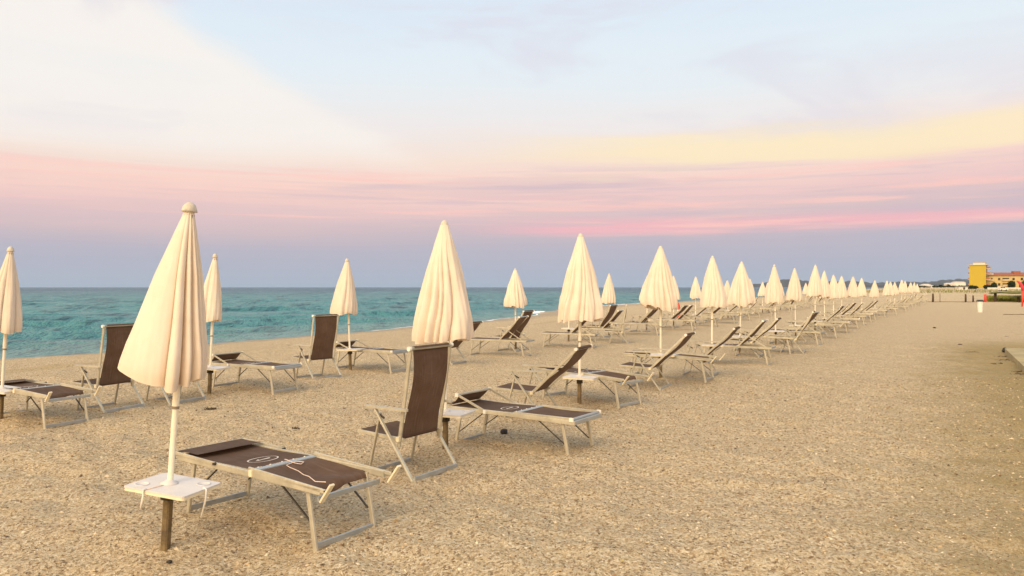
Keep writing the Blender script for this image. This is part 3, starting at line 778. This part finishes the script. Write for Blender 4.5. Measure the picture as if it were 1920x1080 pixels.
def put_parasols(rows, key, rowname, group):
    for i, (x, y, h) in enumerate(rows, 1):
        g = gzs(x, y) if y > 12 else 0.; far = y > 26
        leanx = rnd.uniform(-.012, .012) if y < 12 else rnd.uniform(-.03, .03)
        if (key, i) == ('i', 1): leanx = .071
        if (key, i) == ('s', 1): leanx = .06
        if (key, i) == ('s', 2): leanx = .042
        desc = 'closed cream parasol, %s of the %s counted from the camera' % (ORD[i], rowname)
        if (key, i) == ('i', 1): desc = 'nearest closed cream parasol, its cloth hanging out to one side, beside a brown lounger'
        if (key, i) == ('i', 2): desc = 'closed cream parasol with deep folds right behind the nearest tall-backed deck chair'
        if (key, i) == ('s', 1): desc = 'closed cream parasol cut by the left edge of the picture'
        if (key, i) in CAN:
            T = parasol(h, 1.05, CAN[(key, i)][0], 1. if (key, i) == ('i', 1) else .86); place(T, 'beach_parasol', (x, y, g), 0, desc, 'parasol', group, (0, leanx))
        else:
            k = rnd.randrange(4); kk = (k, far)
            if kk not in cache:
                T = parasol(2.10, 1.08, shared[k]); cache[kk] = (T, merge(T, 'beach_parasol') if far else None)
            T, mg = cache[kk]
            o = place(T, 'beach_parasol', (x, y, g), rnd.uniform(-.5, .5) if not far else rnd.uniform(0, 6.28), desc, 'parasol', group, (0, leanx), mg)
            s = (h-g*0)/2.10; o.scale = (rnd.uniform(.98, 1.1), rnd.uniform(.98, 1.1), s)
        if y < 60:
            d2 = 'small white side table clamped under the %s parasol of the %s' % (ORD[i], rowname)
            place(tab1 if (key, i) == ('i', 1) else tabT, 'side_table', (x, y, g), R(-19+rnd.uniform(-6, 6)) if i > 1 else R(-17), d2, 'side table', 'white side tables on the parasol posts', (0, leanx), tab_m if far else None)
put_parasols(inland, 'i', INL, 'closed parasols of the inland row')
put_parasols(seaside, 's', SEA_, 'closed parasols of the seaside row')

# ------------------------------------------------------------------ loungers and chairs
LT = {k: lounger(k) for k in ('flat', 'hood', 'raised')}; LT1 = lounger('flat', True)
LM = {k: merge(v, 'sun_lounger') for k, v in LT.items()}
CT = {k: chair(k) for k in (9, 13, 30, 46)}; CM = {k: merge(v, 'deck_chair') for k, v in CT.items()}
def heading(deg): return math.pi-R(deg)      # local +x towards the sea
LW = {'flat': 'flat brown sun lounger', 'hood': 'brown sun lounger with its sunshade tilted up', 'raised': 'sun lounger with its back raised'}
CW = {9: 'deck chair with upright brown back', 13: 'deck chair with upright brown back', 30: 'deck chair with slightly reclined back', 46: 'deck chair with far reclined brown back'}
def put_lounger(x, y, hd, v, label, T=None):
    place(T or LT[v], 'sun_lounger', (x, y, gzs(x, y)+.004), heading(hd), label, 'sun lounger', 'sun loungers set out along the two rows', merged=LM[v] if y > 26 else None)
def put_chair(x, y, hd, v, label):
    place(CT[v], 'deck_chair', (x, y, gzs(x, y)+.004), heading(hd), label, 'deck chair', 'deck chairs set out along the two rows', merged=CM[v] if y > 26 else None)

put_lounger(-1.60, 5.10, 35, 'flat', 'nearest flat brown lounger with a round white emblem and a white cord lying across', LT1)
put_lounger(.11, 7.57, 34, 'hood', 'brown lounger with its sunshade flap tilted up, right of the nearest upright deck chair')
put_lounger(1.10, 10.5, 45, 'flat', 'flat brown lounger under the third parasol of the inland row')
put_lounger(2.75, 12.95, 30, 'flat', 'flat brown lounger right of the fourth parasol of the inland row')
put_chair(-.914, 6.60, 33, 9, 'nearest upright deck chair, tall brown back turned to the camera')
put_chair(.22, 9.25, 24, 46, 'reclined brown deck chair just behind the lounger with the tilted sunshade')
put_chair(2.15, 11.95, 27, 46, 'reclined brown deck chair with long armrests in front of the fourth inland parasol')
put_chair(3.42, 13.75, 27, 46, 'reclined brown deck chair standing before the fifth inland parasol')
put_lounger(4.75, 15.8, 28, 'raised', 'lounger with its back raised beside the fifth inland parasol')
put_chair(5.45, 17.3, 28, 46, 'reclined deck chair standing before the sixth inland parasol')
put_lounger(6.3, 18.7, 30, 'flat', 'flat lounger beside the sixth inland parasol')
put_chair(6.95, 18.6, 26, 30, 'deck chair with pale frame and half reclined back before the seventh inland parasol')
put_lounger(-5.75, 9.0, 30, 'flat', 'flat brown lounger at the left edge of the picture, seaside row')
put_chair(-5.33, 9.85, 22, 9, 'upright brown deck chair near the left edge, left of the nearest parasol')
put_chair(-4.88, 10.75, 26, 9, 'upright deck chair mostly hidden behind the nearest parasol cloth')
put_lounger(-4.05, 11.75, 30, 'hood', 'brown lounger beside the second parasol of the seaside row')
put_chair(-3.45, 13.2, 37, 9, 'upright brown deck chair against the sea, left of the third seaside parasol')
put_lounger(-2.72, 14.45, 30, 'hood', 'brown lounger right of the third parasol of the seaside row')
put_chair(-1.38, 15.75, 26, 46, 'reclined deck chair half hidden behind the second inland parasol')
put_lounger(-.27, 17.5, 22, 'raised', 'lounger with its brown back raised, seen from the side before the fifth seaside parasol')
put_chair(-.05, 18.9, 28, 30, 'deck chair directly behind the side-on lounger with raised back')
put_lounger(1.55, 20.0, 20, 'raised', 'lounger with raised back right of the fifth seaside parasol')
put_chair(3.0, 21.3, 8, 9, 'narrow upright brown deck chair behind the third inland parasol, seen nearly edge-on')
put_lounger(2.7, 22.4, 24, 'raised', 'lounger with raised back right of the sixth seaside parasol')
rnd = random.Random(5)
for i, (x, y, h) in enumerate(inland, 1):
    if i < 7: continue
    v = rnd.choice(['flat', 'hood', 'raised', 'raised']); c = rnd.choice([46, 46, 30, 13]) if i > 8 else 46
    a, b = rnd.uniform(-.12, .12), rnd.uniform(-.12, .12)
    put_lounger(x+.65+a, y+.35+b, 30+rnd.uniform(-8, 8), v, '%s beside the %s parasol of the inland row' % (LW[v], ORD[i]))
    if i > 7: put_chair(x-.45+b, y-1.0+a, 28+rnd.uniform(-8, 10), c, '%s before the %s parasol of the inland row' % (CW[c], ORD[i]))
for i, (x, y, h) in enumerate(seaside, 1):
    if i < 7: continue
    v = rnd.choice(['flat', 'raised', 'raised']); c = rnd.choice([46, 46, 30, 13])
    a, b = rnd.uniform(-.12, .12), rnd.uniform(-.12, .12)
    put_lounger(x+1.1+a, y+.3+b, 26+rnd.uniform(-8, 8), v, '%s beside the %s parasol of the seaside row' % (LW[v], ORD[i]))
    put_chair(x-.35+b, y-.9+a, 28+rnd.uniform(-8, 10), c, '%s before the %s parasol of the seaside row' % (CW[c], ORD[i]))

# ------------------------------------------------------------------ small things on the sand
t = empty('hanging_towel', (6.72, 30.2, gzs(6.72, 30.2)))
tag(t, 'red and white cloth bundle hanging under a seaside parasol', 'towel')
mb = MB(); mb.grid(lambda u, v: (.075*math.cos(u*6.283)*(1+.25*math.sin(v*9))*(.55+.6*v)+.05*v, .05*math.sin(u*6.283)*(1+.3*math.sin(u*19)), .92-.66*v+.02*math.sin(u*12)), 22, 14, 'red', True, True)
mb.obj('cloth', t)
mb = MB(); mb.grid(lambda u, v: (.084*math.cos(u*6.283)*(.78+.1*v)+.028, .058*math.sin(u*6.283), .68-.17*v-.06*math.cos(u*6.283)), 22, 5, 'white', True, True)
mb.obj('white_band', t)

def clump(name, x, y, sx, sy, sz, n, m, label, cat, seed):
    rr = random.Random(seed); mb = MB(); g = gzs(x, y)
    for _ in range(n):
        a = rr.uniform(0, 6.28); L = rr.uniform(.3, 1)*sx; cx, cy = rr.gauss(0, sx*.35), rr.gauss(0, sy*.35)
        pts = [(x+cx+L*.5*(k/3-.5)*math.cos(a)*1.3, y+cy+L*.5*(k/3-.5)*math.sin(a)+rr.uniform(-.01, .01), g+.004+abs(rr.gauss(0, sz))*math.sin(k/3*3.1)) for k in range(4)]
        mb.path(pts, rr.uniform(.002, .005), m, 5)
    o = mb.obj(name); tag(o, label, cat); return o
clump('seaweed_clump', -3.92, 9.72, .14, .05, .02, 34, 'weed', 'small dark clump of dried seaweed on the open sand between the rows', 'seaweed', 1)
clump('twig', -2.48, 8.55, .05, .03, .012, 10, 'weed', 'tiny dark twig scrap on the sand left of the nearest upright deck chair', 'twig', 2)
def stone(x, y, r, m, label, seed, flat=.8):
    bm = bmesh.new(); bmesh.ops.create_icosphere(bm, subdivisions=3, radius=r); rr = random.Random(seed)
    ph = [rr.uniform(0, 6) for _ in range(6)]
    for v in bm.verts:
        p = v.co/r; k = 1+.13*math.sin(p.x*3+ph[0])+.1*math.sin(p.y*4+ph[1])+.08*math.sin(p.z*6+ph[2])+.05*math.sin(p.x*9+p.y*8+ph[3])
        v.co = Vector((v.co.x*k*1.15, v.co.y*k, v.co.z*k*flat))
    me = bpy.data.meshes.new('stone'); bm.to_mesh(me); bm.free(); me.materials.append(M[m])
    for p in me.polygons: p.use_smooth = True
    o = obj('stone', me); o.location = (x, y, gzs(x, y)+r*flat*.55); tag(o, label, 'stone'); return o
stone(-.09, 8.2, .042, 'stone', 'dark round stone by the foot bar of the lounger with tilted sunshade', 1)
stone(-2.03, 4.42, .014, 'stone', 'tiny dark pebble in front of the nearest parasol post', 2)
stone(16.4, 29.0, .055, 'stone', 'small dark lump alone on the empty sand right of the rows', 3, .5)
stone(11.95, 18.1, .06, 'stone', 'dark round lump at the near corner of the concrete walk', 4, 1.)
stone(15.9, 24.0, .05, 'weed', 'dark flat stone on the sand beyond the concrete walk', 5, .35)
stone(12.6, 21.0, .045, 'weed', 'small dark stone left of the concrete walk end', 6, .4)
rr = random.Random(31)
for i, (x, y) in enumerate([(11.3, 17.2), (10.75, 16.3), (10.0, 15.4), (9.6, 14.3), (11.2, 18.1), (9.1, 13.4)]):
    clump('driftwood_scrap', x, y, rr.uniform(.2, .45), .06, .012, 9, 'weed', 'thin dark scrap of driftwood beside the concrete walk', 'driftwood', 40+i)['group'] = 'driftwood scraps beside the concrete walk'

# hose on the sand, far right
mb = MB(); pts = [(28.3+k*.35, 43.0-.04*k+.25*math.sin(k*.7), gzs(28.3+k*.35, 43)+.03) for k in range(16)]
mb.path(pts, .018, 'post'); tag(mb.obj('hose'), 'thin dark hose lying on the sand at the right edge', 'hose')

# concrete walk at the right edge
wk = MB(); u = Vector((-.497, -.868, 0)); nrm_ = Vector((.868, -.497, 0)); P0 = Vector((12.0, 18.2, 0))
for k in range(9):
    a = P0+u*(k*2.0+.008); b = P0+u*((k+1)*2.0-.008)
    vs = []
    for z in (-.25, .12):
        for p, off in ((a, 0), (b, 0), (b, 2.2), (a, 2.2)): q = p+nrm_*off; vs.append((q.x, q.y, z))
    wk.add(vs, [(0,1,2,3), (7,6,5,4), (0,4,5,1), (1,5,6,2), (2,6,7,3), (3,7,4,0)], 'slab')
tag(wk.obj('concrete_walk'), 'raised concrete walk running along the right edge', None, None, 'structure')

# litter bin
b = empty('litter_bin', (29.9, 47.7, gzs(29.9, 47.7))); tag(b, 'white cylindrical litter bin with a dark lid on the open sand', 'litter bin')
mb = MB(); mb.lathe([(.135, 0), (.14, .02), (.155, .40), (.165, .68), (.17, .70)], 'white', 24); mb.obj('body', b)
mb = MB(); mb.lathe([(.20, .70), (.21, .72), (.205, .765), (.13, .80), (.02, .81)], 'dark', 24); mb.obj('lid', b)

# fence posts and kick board
def post(x, y, h, r, m, label):
    mb = MB(); mb.path([(x, y, -.1), (x+.01, y, h*.5), (x, y, h)], [r, r*.95, r*.8], m, 8); o = mb.obj('fence_post'); tag(o, label, 'post'); return o
post(45.1, 80, .92, .11, 'wood', 'thick dark wooden post just right of the last parasols')
post(45.85, 80, .95, .03, 'wood', 'thin dark stick right of the leftmost wooden post')
post(48.6, 80, .86, .10, 'wood', 'dark wooden post left of the white litter bin')
post(49.4, 80, .72, .09, 'wood', 'short dark wooden post just behind the white litter bin')
post(50.7, 80, .84, .14, 'red', 'short red post right of the white litter bin')
mb = MB(); mb.beam((44.6, 80.3, .02), (51.8, 80.3, .02), .06, .07, 'post'); mb.beam((51.9, 80.3, .02), (56.5, 80.8, .05), .06, .12, 'post')
tag(mb.obj('ground_board'), 'long dark board lying along the foot of the posts', 'board')
# low shelters
def shelter(x0, x1, y, z, px, label):
    t = empty('low_canopy', ((x0+x1)/2, y, 0)); tag(t, label, 'canopy', None)
    mb = MB(); cx = (x0+x1)/2
    def fn(u, v):
        a = u*2*math.pi; rr_ = v
        return ((x1-x0)/2*rr_*math.cos(a), 1.3*rr_*math.sin(a), z+.16*(1-rr_)**.6-.05*rr_+.03*math.sin(a*7)*rr_)
    mb.grid(fn, 30, 7, 'thatch', True, True); mb.grid(lambda u, v: (lambda q: (q[0], q[1], q[2]-.10))(fn(u, v)), 30, 7, 'thatch', True, True)
    mb.obj('roof', t)
    mb = MB(); mb.path([(px-cx, 0, -.1), (px-cx, 0, z*.5), (px-cx, 0, z)], [.17, .14, .13], 'wood', 9); mb.obj('post', t)
shelter(51.6, 58.5, 80.8, 1.06, 52.3, 'long low green-brown canopy on a thick dark post, behind the red post')
shelter(52.0, 57.0, 78, .70, 52.9, 'lower green-brown canopy on a dark post near the right edge')
# red bent pole
t = empty('bent_pole', (42.35, 62, 0)); tag(t, 'tall red pole with a bent pink top at the right edge', 'pole')
mb = MB(); mb.path([(0,0,-.1), (.05,0,.6), (.07,0,1.3)], [.05, .08, .11], 'red', 10); mb.obj('shaft', t)
mb = MB(); mb.path([(.07,0,1.3), (.03,0,1.6), (-.10,0,1.86), (-.28,0,2.03), (-.42,0,2.12)], [.11, .13, .12, .09, .05], 'pinkred', 10); mb.obj('bent_top', t)

# ------------------------------------------------------------------ vegetation, buildings and hills far away
def leafmesh(name, blobs, n, size, m, seed):
    rr = np.random.RandomState(seed); vs = []; fs = []
    for (cx, cy, cz, rx, ry, rz) in blobs:
        for _ in range(n):
            d = rr.randn(3); d /= np.linalg.norm(d); k = rr.rand()**.33*(1+.15*rr.randn())
            c = np.array([cx+d[0]*rx*k, cy+d[1]*ry*k, cz+d[2]*rz*k])
            a = rr.randn(3)*size; b_ = rr.randn(3)*size; i = len(vs)
            vs += [c-a, c+b_, c+a*.8, c-b_]; fs.append((i, i+1, i+2, i+3))
    return numpy_mesh(name, np.array(vs), np.array(fs), m, False)
def tree(name, x, y, w_, h, label, cat, m='leaf', seed=0, n=900, group=None, base=.0):
    g = gzs(x, y); t = empty(name, (x, y, g)); tag(t, label, cat, group)
    rr = random.Random(seed); blobs = []
    for k in range(max(3, int(w_/h*4))):
        fx = rr.uniform(-.42, .42)*w_; hh = h*rr.uniform(.72, 1.0)*(1-.5*abs(fx/w_))
        blobs.append((fx, rr.uniform(-.8, .8), base+hh*.55, max(w_*.13, .9), 1.0, hh*.44))
    obj('crown', leafmesh('crown', blobs, n//len(blobs)*2, .16*h**.5*.6, m, seed), t)
    tr = MB(); tr.path([(0,0,-.2), (.05,0,h*.3), (.0,.05,h*.6)], [.22, .17, .08], 'bark', 8)
    tr.path([(.04,0,h*.3), (w_*.15,.1,h*.55)], [.12, .05], 'bark', 6); tr.path([(.04,0,h*.35), (-w_*.15,-.1,h*.6)], [.1, .04], 'bark', 6)
    tr.obj('trunk', t)
YB = 400
def hx(px): return (px-960)/1400*YB
# tower block
def building_tower():
    t = empty('apartment_tower', (hx(1833), YB, 0), R(-36)); tag(t, 'yellow tower block with balconies on its sides at the far right', 'building')
    g = 1.0; w_, h = 7.6, 12.4
    mb = MB(); mb.box((0, 5, g+h/2), (w_, 10, h), 'yellow'); mb.obj('wall', t)
    mb = MB(); mb.box((0.1, 5, g+h+.15), (w_+1.2, 11, .3), 'ochre'); mb.obj('roof', t)
    mb = MB(); mb.box((.6, 4.5, g+h+.8), (5.4, 6, 1.0), 'bwhite'); mb.box((.6, 4.5, g+h+1.38), (5.9, 6.6, .16), 'ochre'); mb.obj('penthouse', t)
    for k in range(4):
        z = g+1.8+k*2.9
        for s in (-1, 1):
            wd = .6 if s < 0 else 1.9
            mb = MB(); mb.box((s*(w_/2+wd/2+.005), 4, z), (wd, 7, .18), 'bwhite'); mb.box((s*(w_/2+wd-.03), 4, z+.55), (.06, 7, .85), 'ochre'); mb.box((s*(w_/2+wd/2+.005), .53, z+.55), (wd-.1, .06, .85), 'tile')
            mb.obj('balcony', t)
            mb = MB(); mb.box((s*(w_/2+.02), 4, z+1.35), (.05, 4.5, 2.0), 'pane'); mb.obj('window', t)
building_tower()
def building_wing():
    x0, x1 = hx(1853.5), hx(1853.5)+38; t = empty('long_apartment_house', ((x0+x1)/2, YB+8, 0), R(-12)); tag(t, 'long pale yellow house with terracotta roof beside the yellow tower', 'building')
    W = x1-x0; g = 1.0; h = 6.9
    mb = MB(); mb.box((0, 0, g+h/2), (W, 9, h), 'ochre'); mb.obj('wall', t)
    mb = MB(); z0 = g+h+.02; z1 = z0+1.7; a, b = W/2+.5, 5.2
    mb.add([(-a,-b,z0),(a,-b,z0),(a,b,z0),(-a,b,z0),(-a+5,0,z1),(a-4,0,z1)], [(0,1,5,4),(1,2,5),(2,3,4,5),(3,0,4),(3,2,1,0)], 'tile')
    rf = mb.obj('roof', t)
    mb = MB(); mb.box((.5, -1, z0+1.6), (3.4, 3, 1.6), 'tile'); mb.obj('dormer', rf)
    mb = MB(); mb.box((-W/2+6.3, -2.4, z0+.7), (2.8, 2, .9), 'bwhite'); mb.obj('dormer', rf)
    for k, wx in enumerate((-W/2+2.2, -W/2+5.2, -W/2+10, -W/2+13.2, -W/2+17, -W/2+21, -W/2+26, -W/2+31)):
        for z in (g+1.6, g+4.5):
            wd = 3.2 if k == 1 or k == 3 else 1.1
            mb = MB(); mb.box((wx, -4.52, z+.5), (wd, .08, 1.3), 'pane'); f = mb.obj('window', t)
            if wd > 2:
                mb = MB(); mb.box((wx, -5.0, z-.35), (wd+.6, .9, .14), 'bwhite'); mb.box((wx, -5.42, z+.05), (wd+.6, .06, .7), 'ochre'); mb.obj('balcony', t)
building_wing()
mb = MB(); t = empty('orange_house', (hx(1918)+3, YB-8, 0)); tag(t, 'terracotta coloured house front at the right edge behind the trees', 'building')
mb.box((1, 0, 4.4), (9, 6, 6.6), 'tile'); mb.obj('wall', t)
mb = MB(); mb.box((1, 0, 7.9), (9.8, 6.8, .3), 'ochre'); mb.obj('roof', t)
for z in (2.5, 5.4):
    mb = MB(); mb.box((-1.2, -3.03, z+.5), (1.1, .08, 1.3), 'pane'); mb.obj('window', t)

YT = 350
def tx_(px): return (px-960)/1400*YT
for i, (pa, pb, h, nm, lb, m) in enumerate([(1794,1812,1.7,'hedge','low dark hedge furthest left before the yellow tower','leaf'), (1812,1836,2.0,'hedge','low dark hedge at the foot of the yellow tower','leaf'),
        (1840,1858,2.5,'shrub','dark shrub right of the tower foot','leaf'), (1862,1875,3.6,'round_tree','dark round tree in front of the long yellow house','leaf'),
        (1882,1896,4.0,'broad_tree','broad dark tree in front of the long yellow house, left one of two','leaf'), (1895,1910,4.2,'broad_tree','broad dark tree in front of the long yellow house, right one of two','leaf'),
        (1907,1926,4.4,'green_tree','greener tree at the right edge behind the bent red pole','leafg')]):
    tree(nm, (tx_(pa)+tx_(pb))/2, YT-2+(i % 2)*3, (tx_(pb)-tx_(pa)), h, lb, 'hedge' if nm == 'hedge' else ('shrub' if nm == 'shrub' else 'tree'), m, 60+i, 1400)
# pale garden wall
mb = MB(); mb.box(((tx_(1816)+tx_(1880))/2, YT-14, .95), (tx_(1880)-tx_(1816), .3, 1.0), 'bwhite'); tag(mb.obj('garden_wall'), 'low pale wall in front of the tower block', 'wall')
# beach hut and parked van
t = empty('beach_hut', (tx_(1803), YT-40, .3)); tag(t, 'small pale flat-roofed hut left of the yellow tower', 'hut')
k = (YT-40)/YT; t.location.x *= k
mb = MB(); mb.box((0,0,.75), (3.6,2.5,1.2), 'bwhite'); mb.obj('wall', t)
mb = MB(); mb.box((0,0,1.42), (4.2,3,.14), 'table'); mb.obj('roof', t)
mb = MB(); mb.box((.3,-1.27,.8), (.8,.06,.9), 'pane'); mb.obj('door', t)
t = empty('parked_van', (tx_(1880)*.8, YT*.8, gzs(tx_(1880)*.8, YT*.8)+.1)); tag(t, 'white van parked in front of the dark trees', 'van')
mb = MB(); pr = [(-1.5,.3),(1.35,.3),(1.5,.6),(1.35,.95),(.8,1.05),(.45,1.6),(-1.4,1.65),(-1.5,1.3)]
mb.add([(x, s*.8, z) for s in (-1, 1) for x, z in pr], [tuple(range(8)), tuple(range(15, 7, -1))]+[(i, 8+i, 8+(i+1) % 8, (i+1) % 8) for i in range(8)], 'bwhite'); mb.obj('body', t)
mb = MB(); mb.box((.05,-.81,1.3), (.7,.03,.4), 'pane'); mb.box((-.85,-.81,1.3), (.8,.03,.4), 'pane'); mb.obj('window', t)
for s in (-1, 1):
    mb = MB(); mb.tube((s*.9,-.83,.3), (s*.9,.83,.3), .3, 'dark', 14); mb.obj('wheel', t)

# dune grass by the shelters, scrub along the far beach
def tufts(name, n, xr, yr, h, m, seed, label, slope=0):
    rr = np.random.RandomState(seed); xx = rr.uniform(*xr, n); yy = rr.uniform(*yr, n); vs = []; 
    xx = xx+slope*(yy-yr[0])
    g = gz(xx, yy); a = rr.uniform(0, 6.28, n); hh = h*rr.uniform(.5, 1.3, n); lw = .05*h/.5
    lx, ly = rr.randn(n)*hh*.35, rr.randn(n)*hh*.35
    v = np.stack([np.stack([xx-lw*np.cos(a), yy-lw*np.sin(a), g], -1), np.stack([xx+lw*np.cos(a), yy+lw*np.sin(a), g], -1), np.stack([xx+lx, yy+ly, g+hh], -1)], 1).reshape(-1, 3)
    tag(obj(name, numpy_mesh(name, v, np.arange(3*n).reshape(-1, 3), m, False)), label, None, None, 'stuff')
tufts('dune_grass', 9000, (52.0, 62), (81.5, 100), .5, 'grass', 1, 'yellow-green grass behind the low canopies', .62)
tufts('far_scrub', 9000, (80, 520), (200, 330), .8, 'grass', 2, 'patchy scrub on the far beach')
rr = random.Random(12)
for i in range(16):
    px = 1700+i*7+rr.uniform(-3, 3); Y = 560+rr.uniform(-40, 60); X = (px-960)/1400*Y
    tree('bush', X, Y, rr.uniform(3, 7), rr.uniform(1.5, 2.8), 'dark bush, %s from the left along the far edge of the beach' % ORD[i+1], 'bush', 'leaf', 200+i, 200, 'dark bushes along the far edge of the beach')
# white far houses
for i, (px, w_, h, lb) in enumerate([(1728, 5, 2.4, 'far white house, leftmost of the white houses beyond the beach'), (1736, 8, 3.4, 'far white house, second from the left beyond the beach'), (1745, 4, 2.3, 'small far white house in the middle of the distant ones'),
        (1779, 8, 4.6, 'far white block half behind the hills line, left of the yellow tower'), (1797, 13, 6.0, 'largest far white block just left of the yellow tower')]):
    Y = 850; X = (px-960)/1400*Y; t = empty('white_house', (X, Y, 1)); tag(t, lb, 'house', 'white houses beyond the beach')
    mb = MB(); mb.box((0,0,h/2), (w_, 6, h), 'bwhite'); mb.obj('wall', t)
    mb = MB(); mb.add([(-w_/2-.3,-3.4,h+.01),(w_/2+.3,-3.4,h+.01),(w_/2+.3,3.4,h+.01),(-w_/2-.3,3.4,h+.01),(-w_/2+1,0,h+.9),(w_/2-1,0,h+.9)], [(0,1,5,4),(1,2,5),(2,3,4,5),(3,0,4),(3,2,1,0)], 'bwhite'); mb.obj('roof', t)

# hills
def hill(name, Y, pts, depth, seed):
    rr = np.random.RandomState(seed); n = 260; px = np.linspace(pts[0][0], pts[-1][0], n)
    hy = np.interp(px, [p[0] for p in pts], [p[1] for p in pts])
    hy = np.maximum(0, hy+.35*np.sin(px*.21+seed)+.22*np.sin(px*.53)+.15*rr.randn(n)*(hy > .3))
    X = (px-960)/1400*Y; H = hy*Y/1400
    m_ = 13; co = []
    for j in range(m_):
        f = j/(m_-1); prof = math.sin(math.pi*f)**1.2
        co.append(np.stack([X*(1+(f-.5)*depth/Y), Y+(f-.5)*depth+0*X, -3+(H+4.6)*prof*(1+.06*np.sin(px*.4+j))], -1))
    co = np.concatenate(co); I = np.arange(n*m_).reshape(m_, n)
    f = np.stack([I[:-1, :-1], I[:-1, 1:], I[1:, 1:], I[1:, :-1]], -1).reshape(-1, 4)
    tag(obj(name, numpy_mesh(name, co, f, 'hill')), None, None, None, 'structure')
hill('far_hills', 8500, [(1370,0),(1385,4),(1430,7),(1462,13),(1474,15),(1490,13.5),(1530,11),(1600,11),(1640,8),(1690,10),(1740,9.5),(1765,13),(1800,15.5),(1822,14),(1850,10),(1900,9),(1990,8),(2100,0)], 2400, 1)
hill('near_hills', 6000, [(1560,0),(1600,3),(1680,5),(1740,6),(1790,8),(1850,9),(1940,7),(2060,0)], 1500, 2)

# ------------------------------------------------------------------ haze
HZ = 0.00003
mb = MB(); mb.box((1500, 4800, 140-1.5), (15000, 10400, 285), 'white'); hz = mb.obj('haze'); hz.data.materials.clear()
hm, t = mat('haze_air'); v = t.n('ShaderNodeVolumePrincipled'); v.inputs['Color'].default_value = (.80, .87, 1, 1); v.inputs['Density'].default_value = HZ
v.inputs['Anisotropy'].default_value = .1
o_ = t.n('ShaderNodeOutputMaterial'); t.put(o_.inputs['Volume'], v.outputs[0]); hz.data.materials.append(hm); tag(hz, None, None, None, 'stuff')
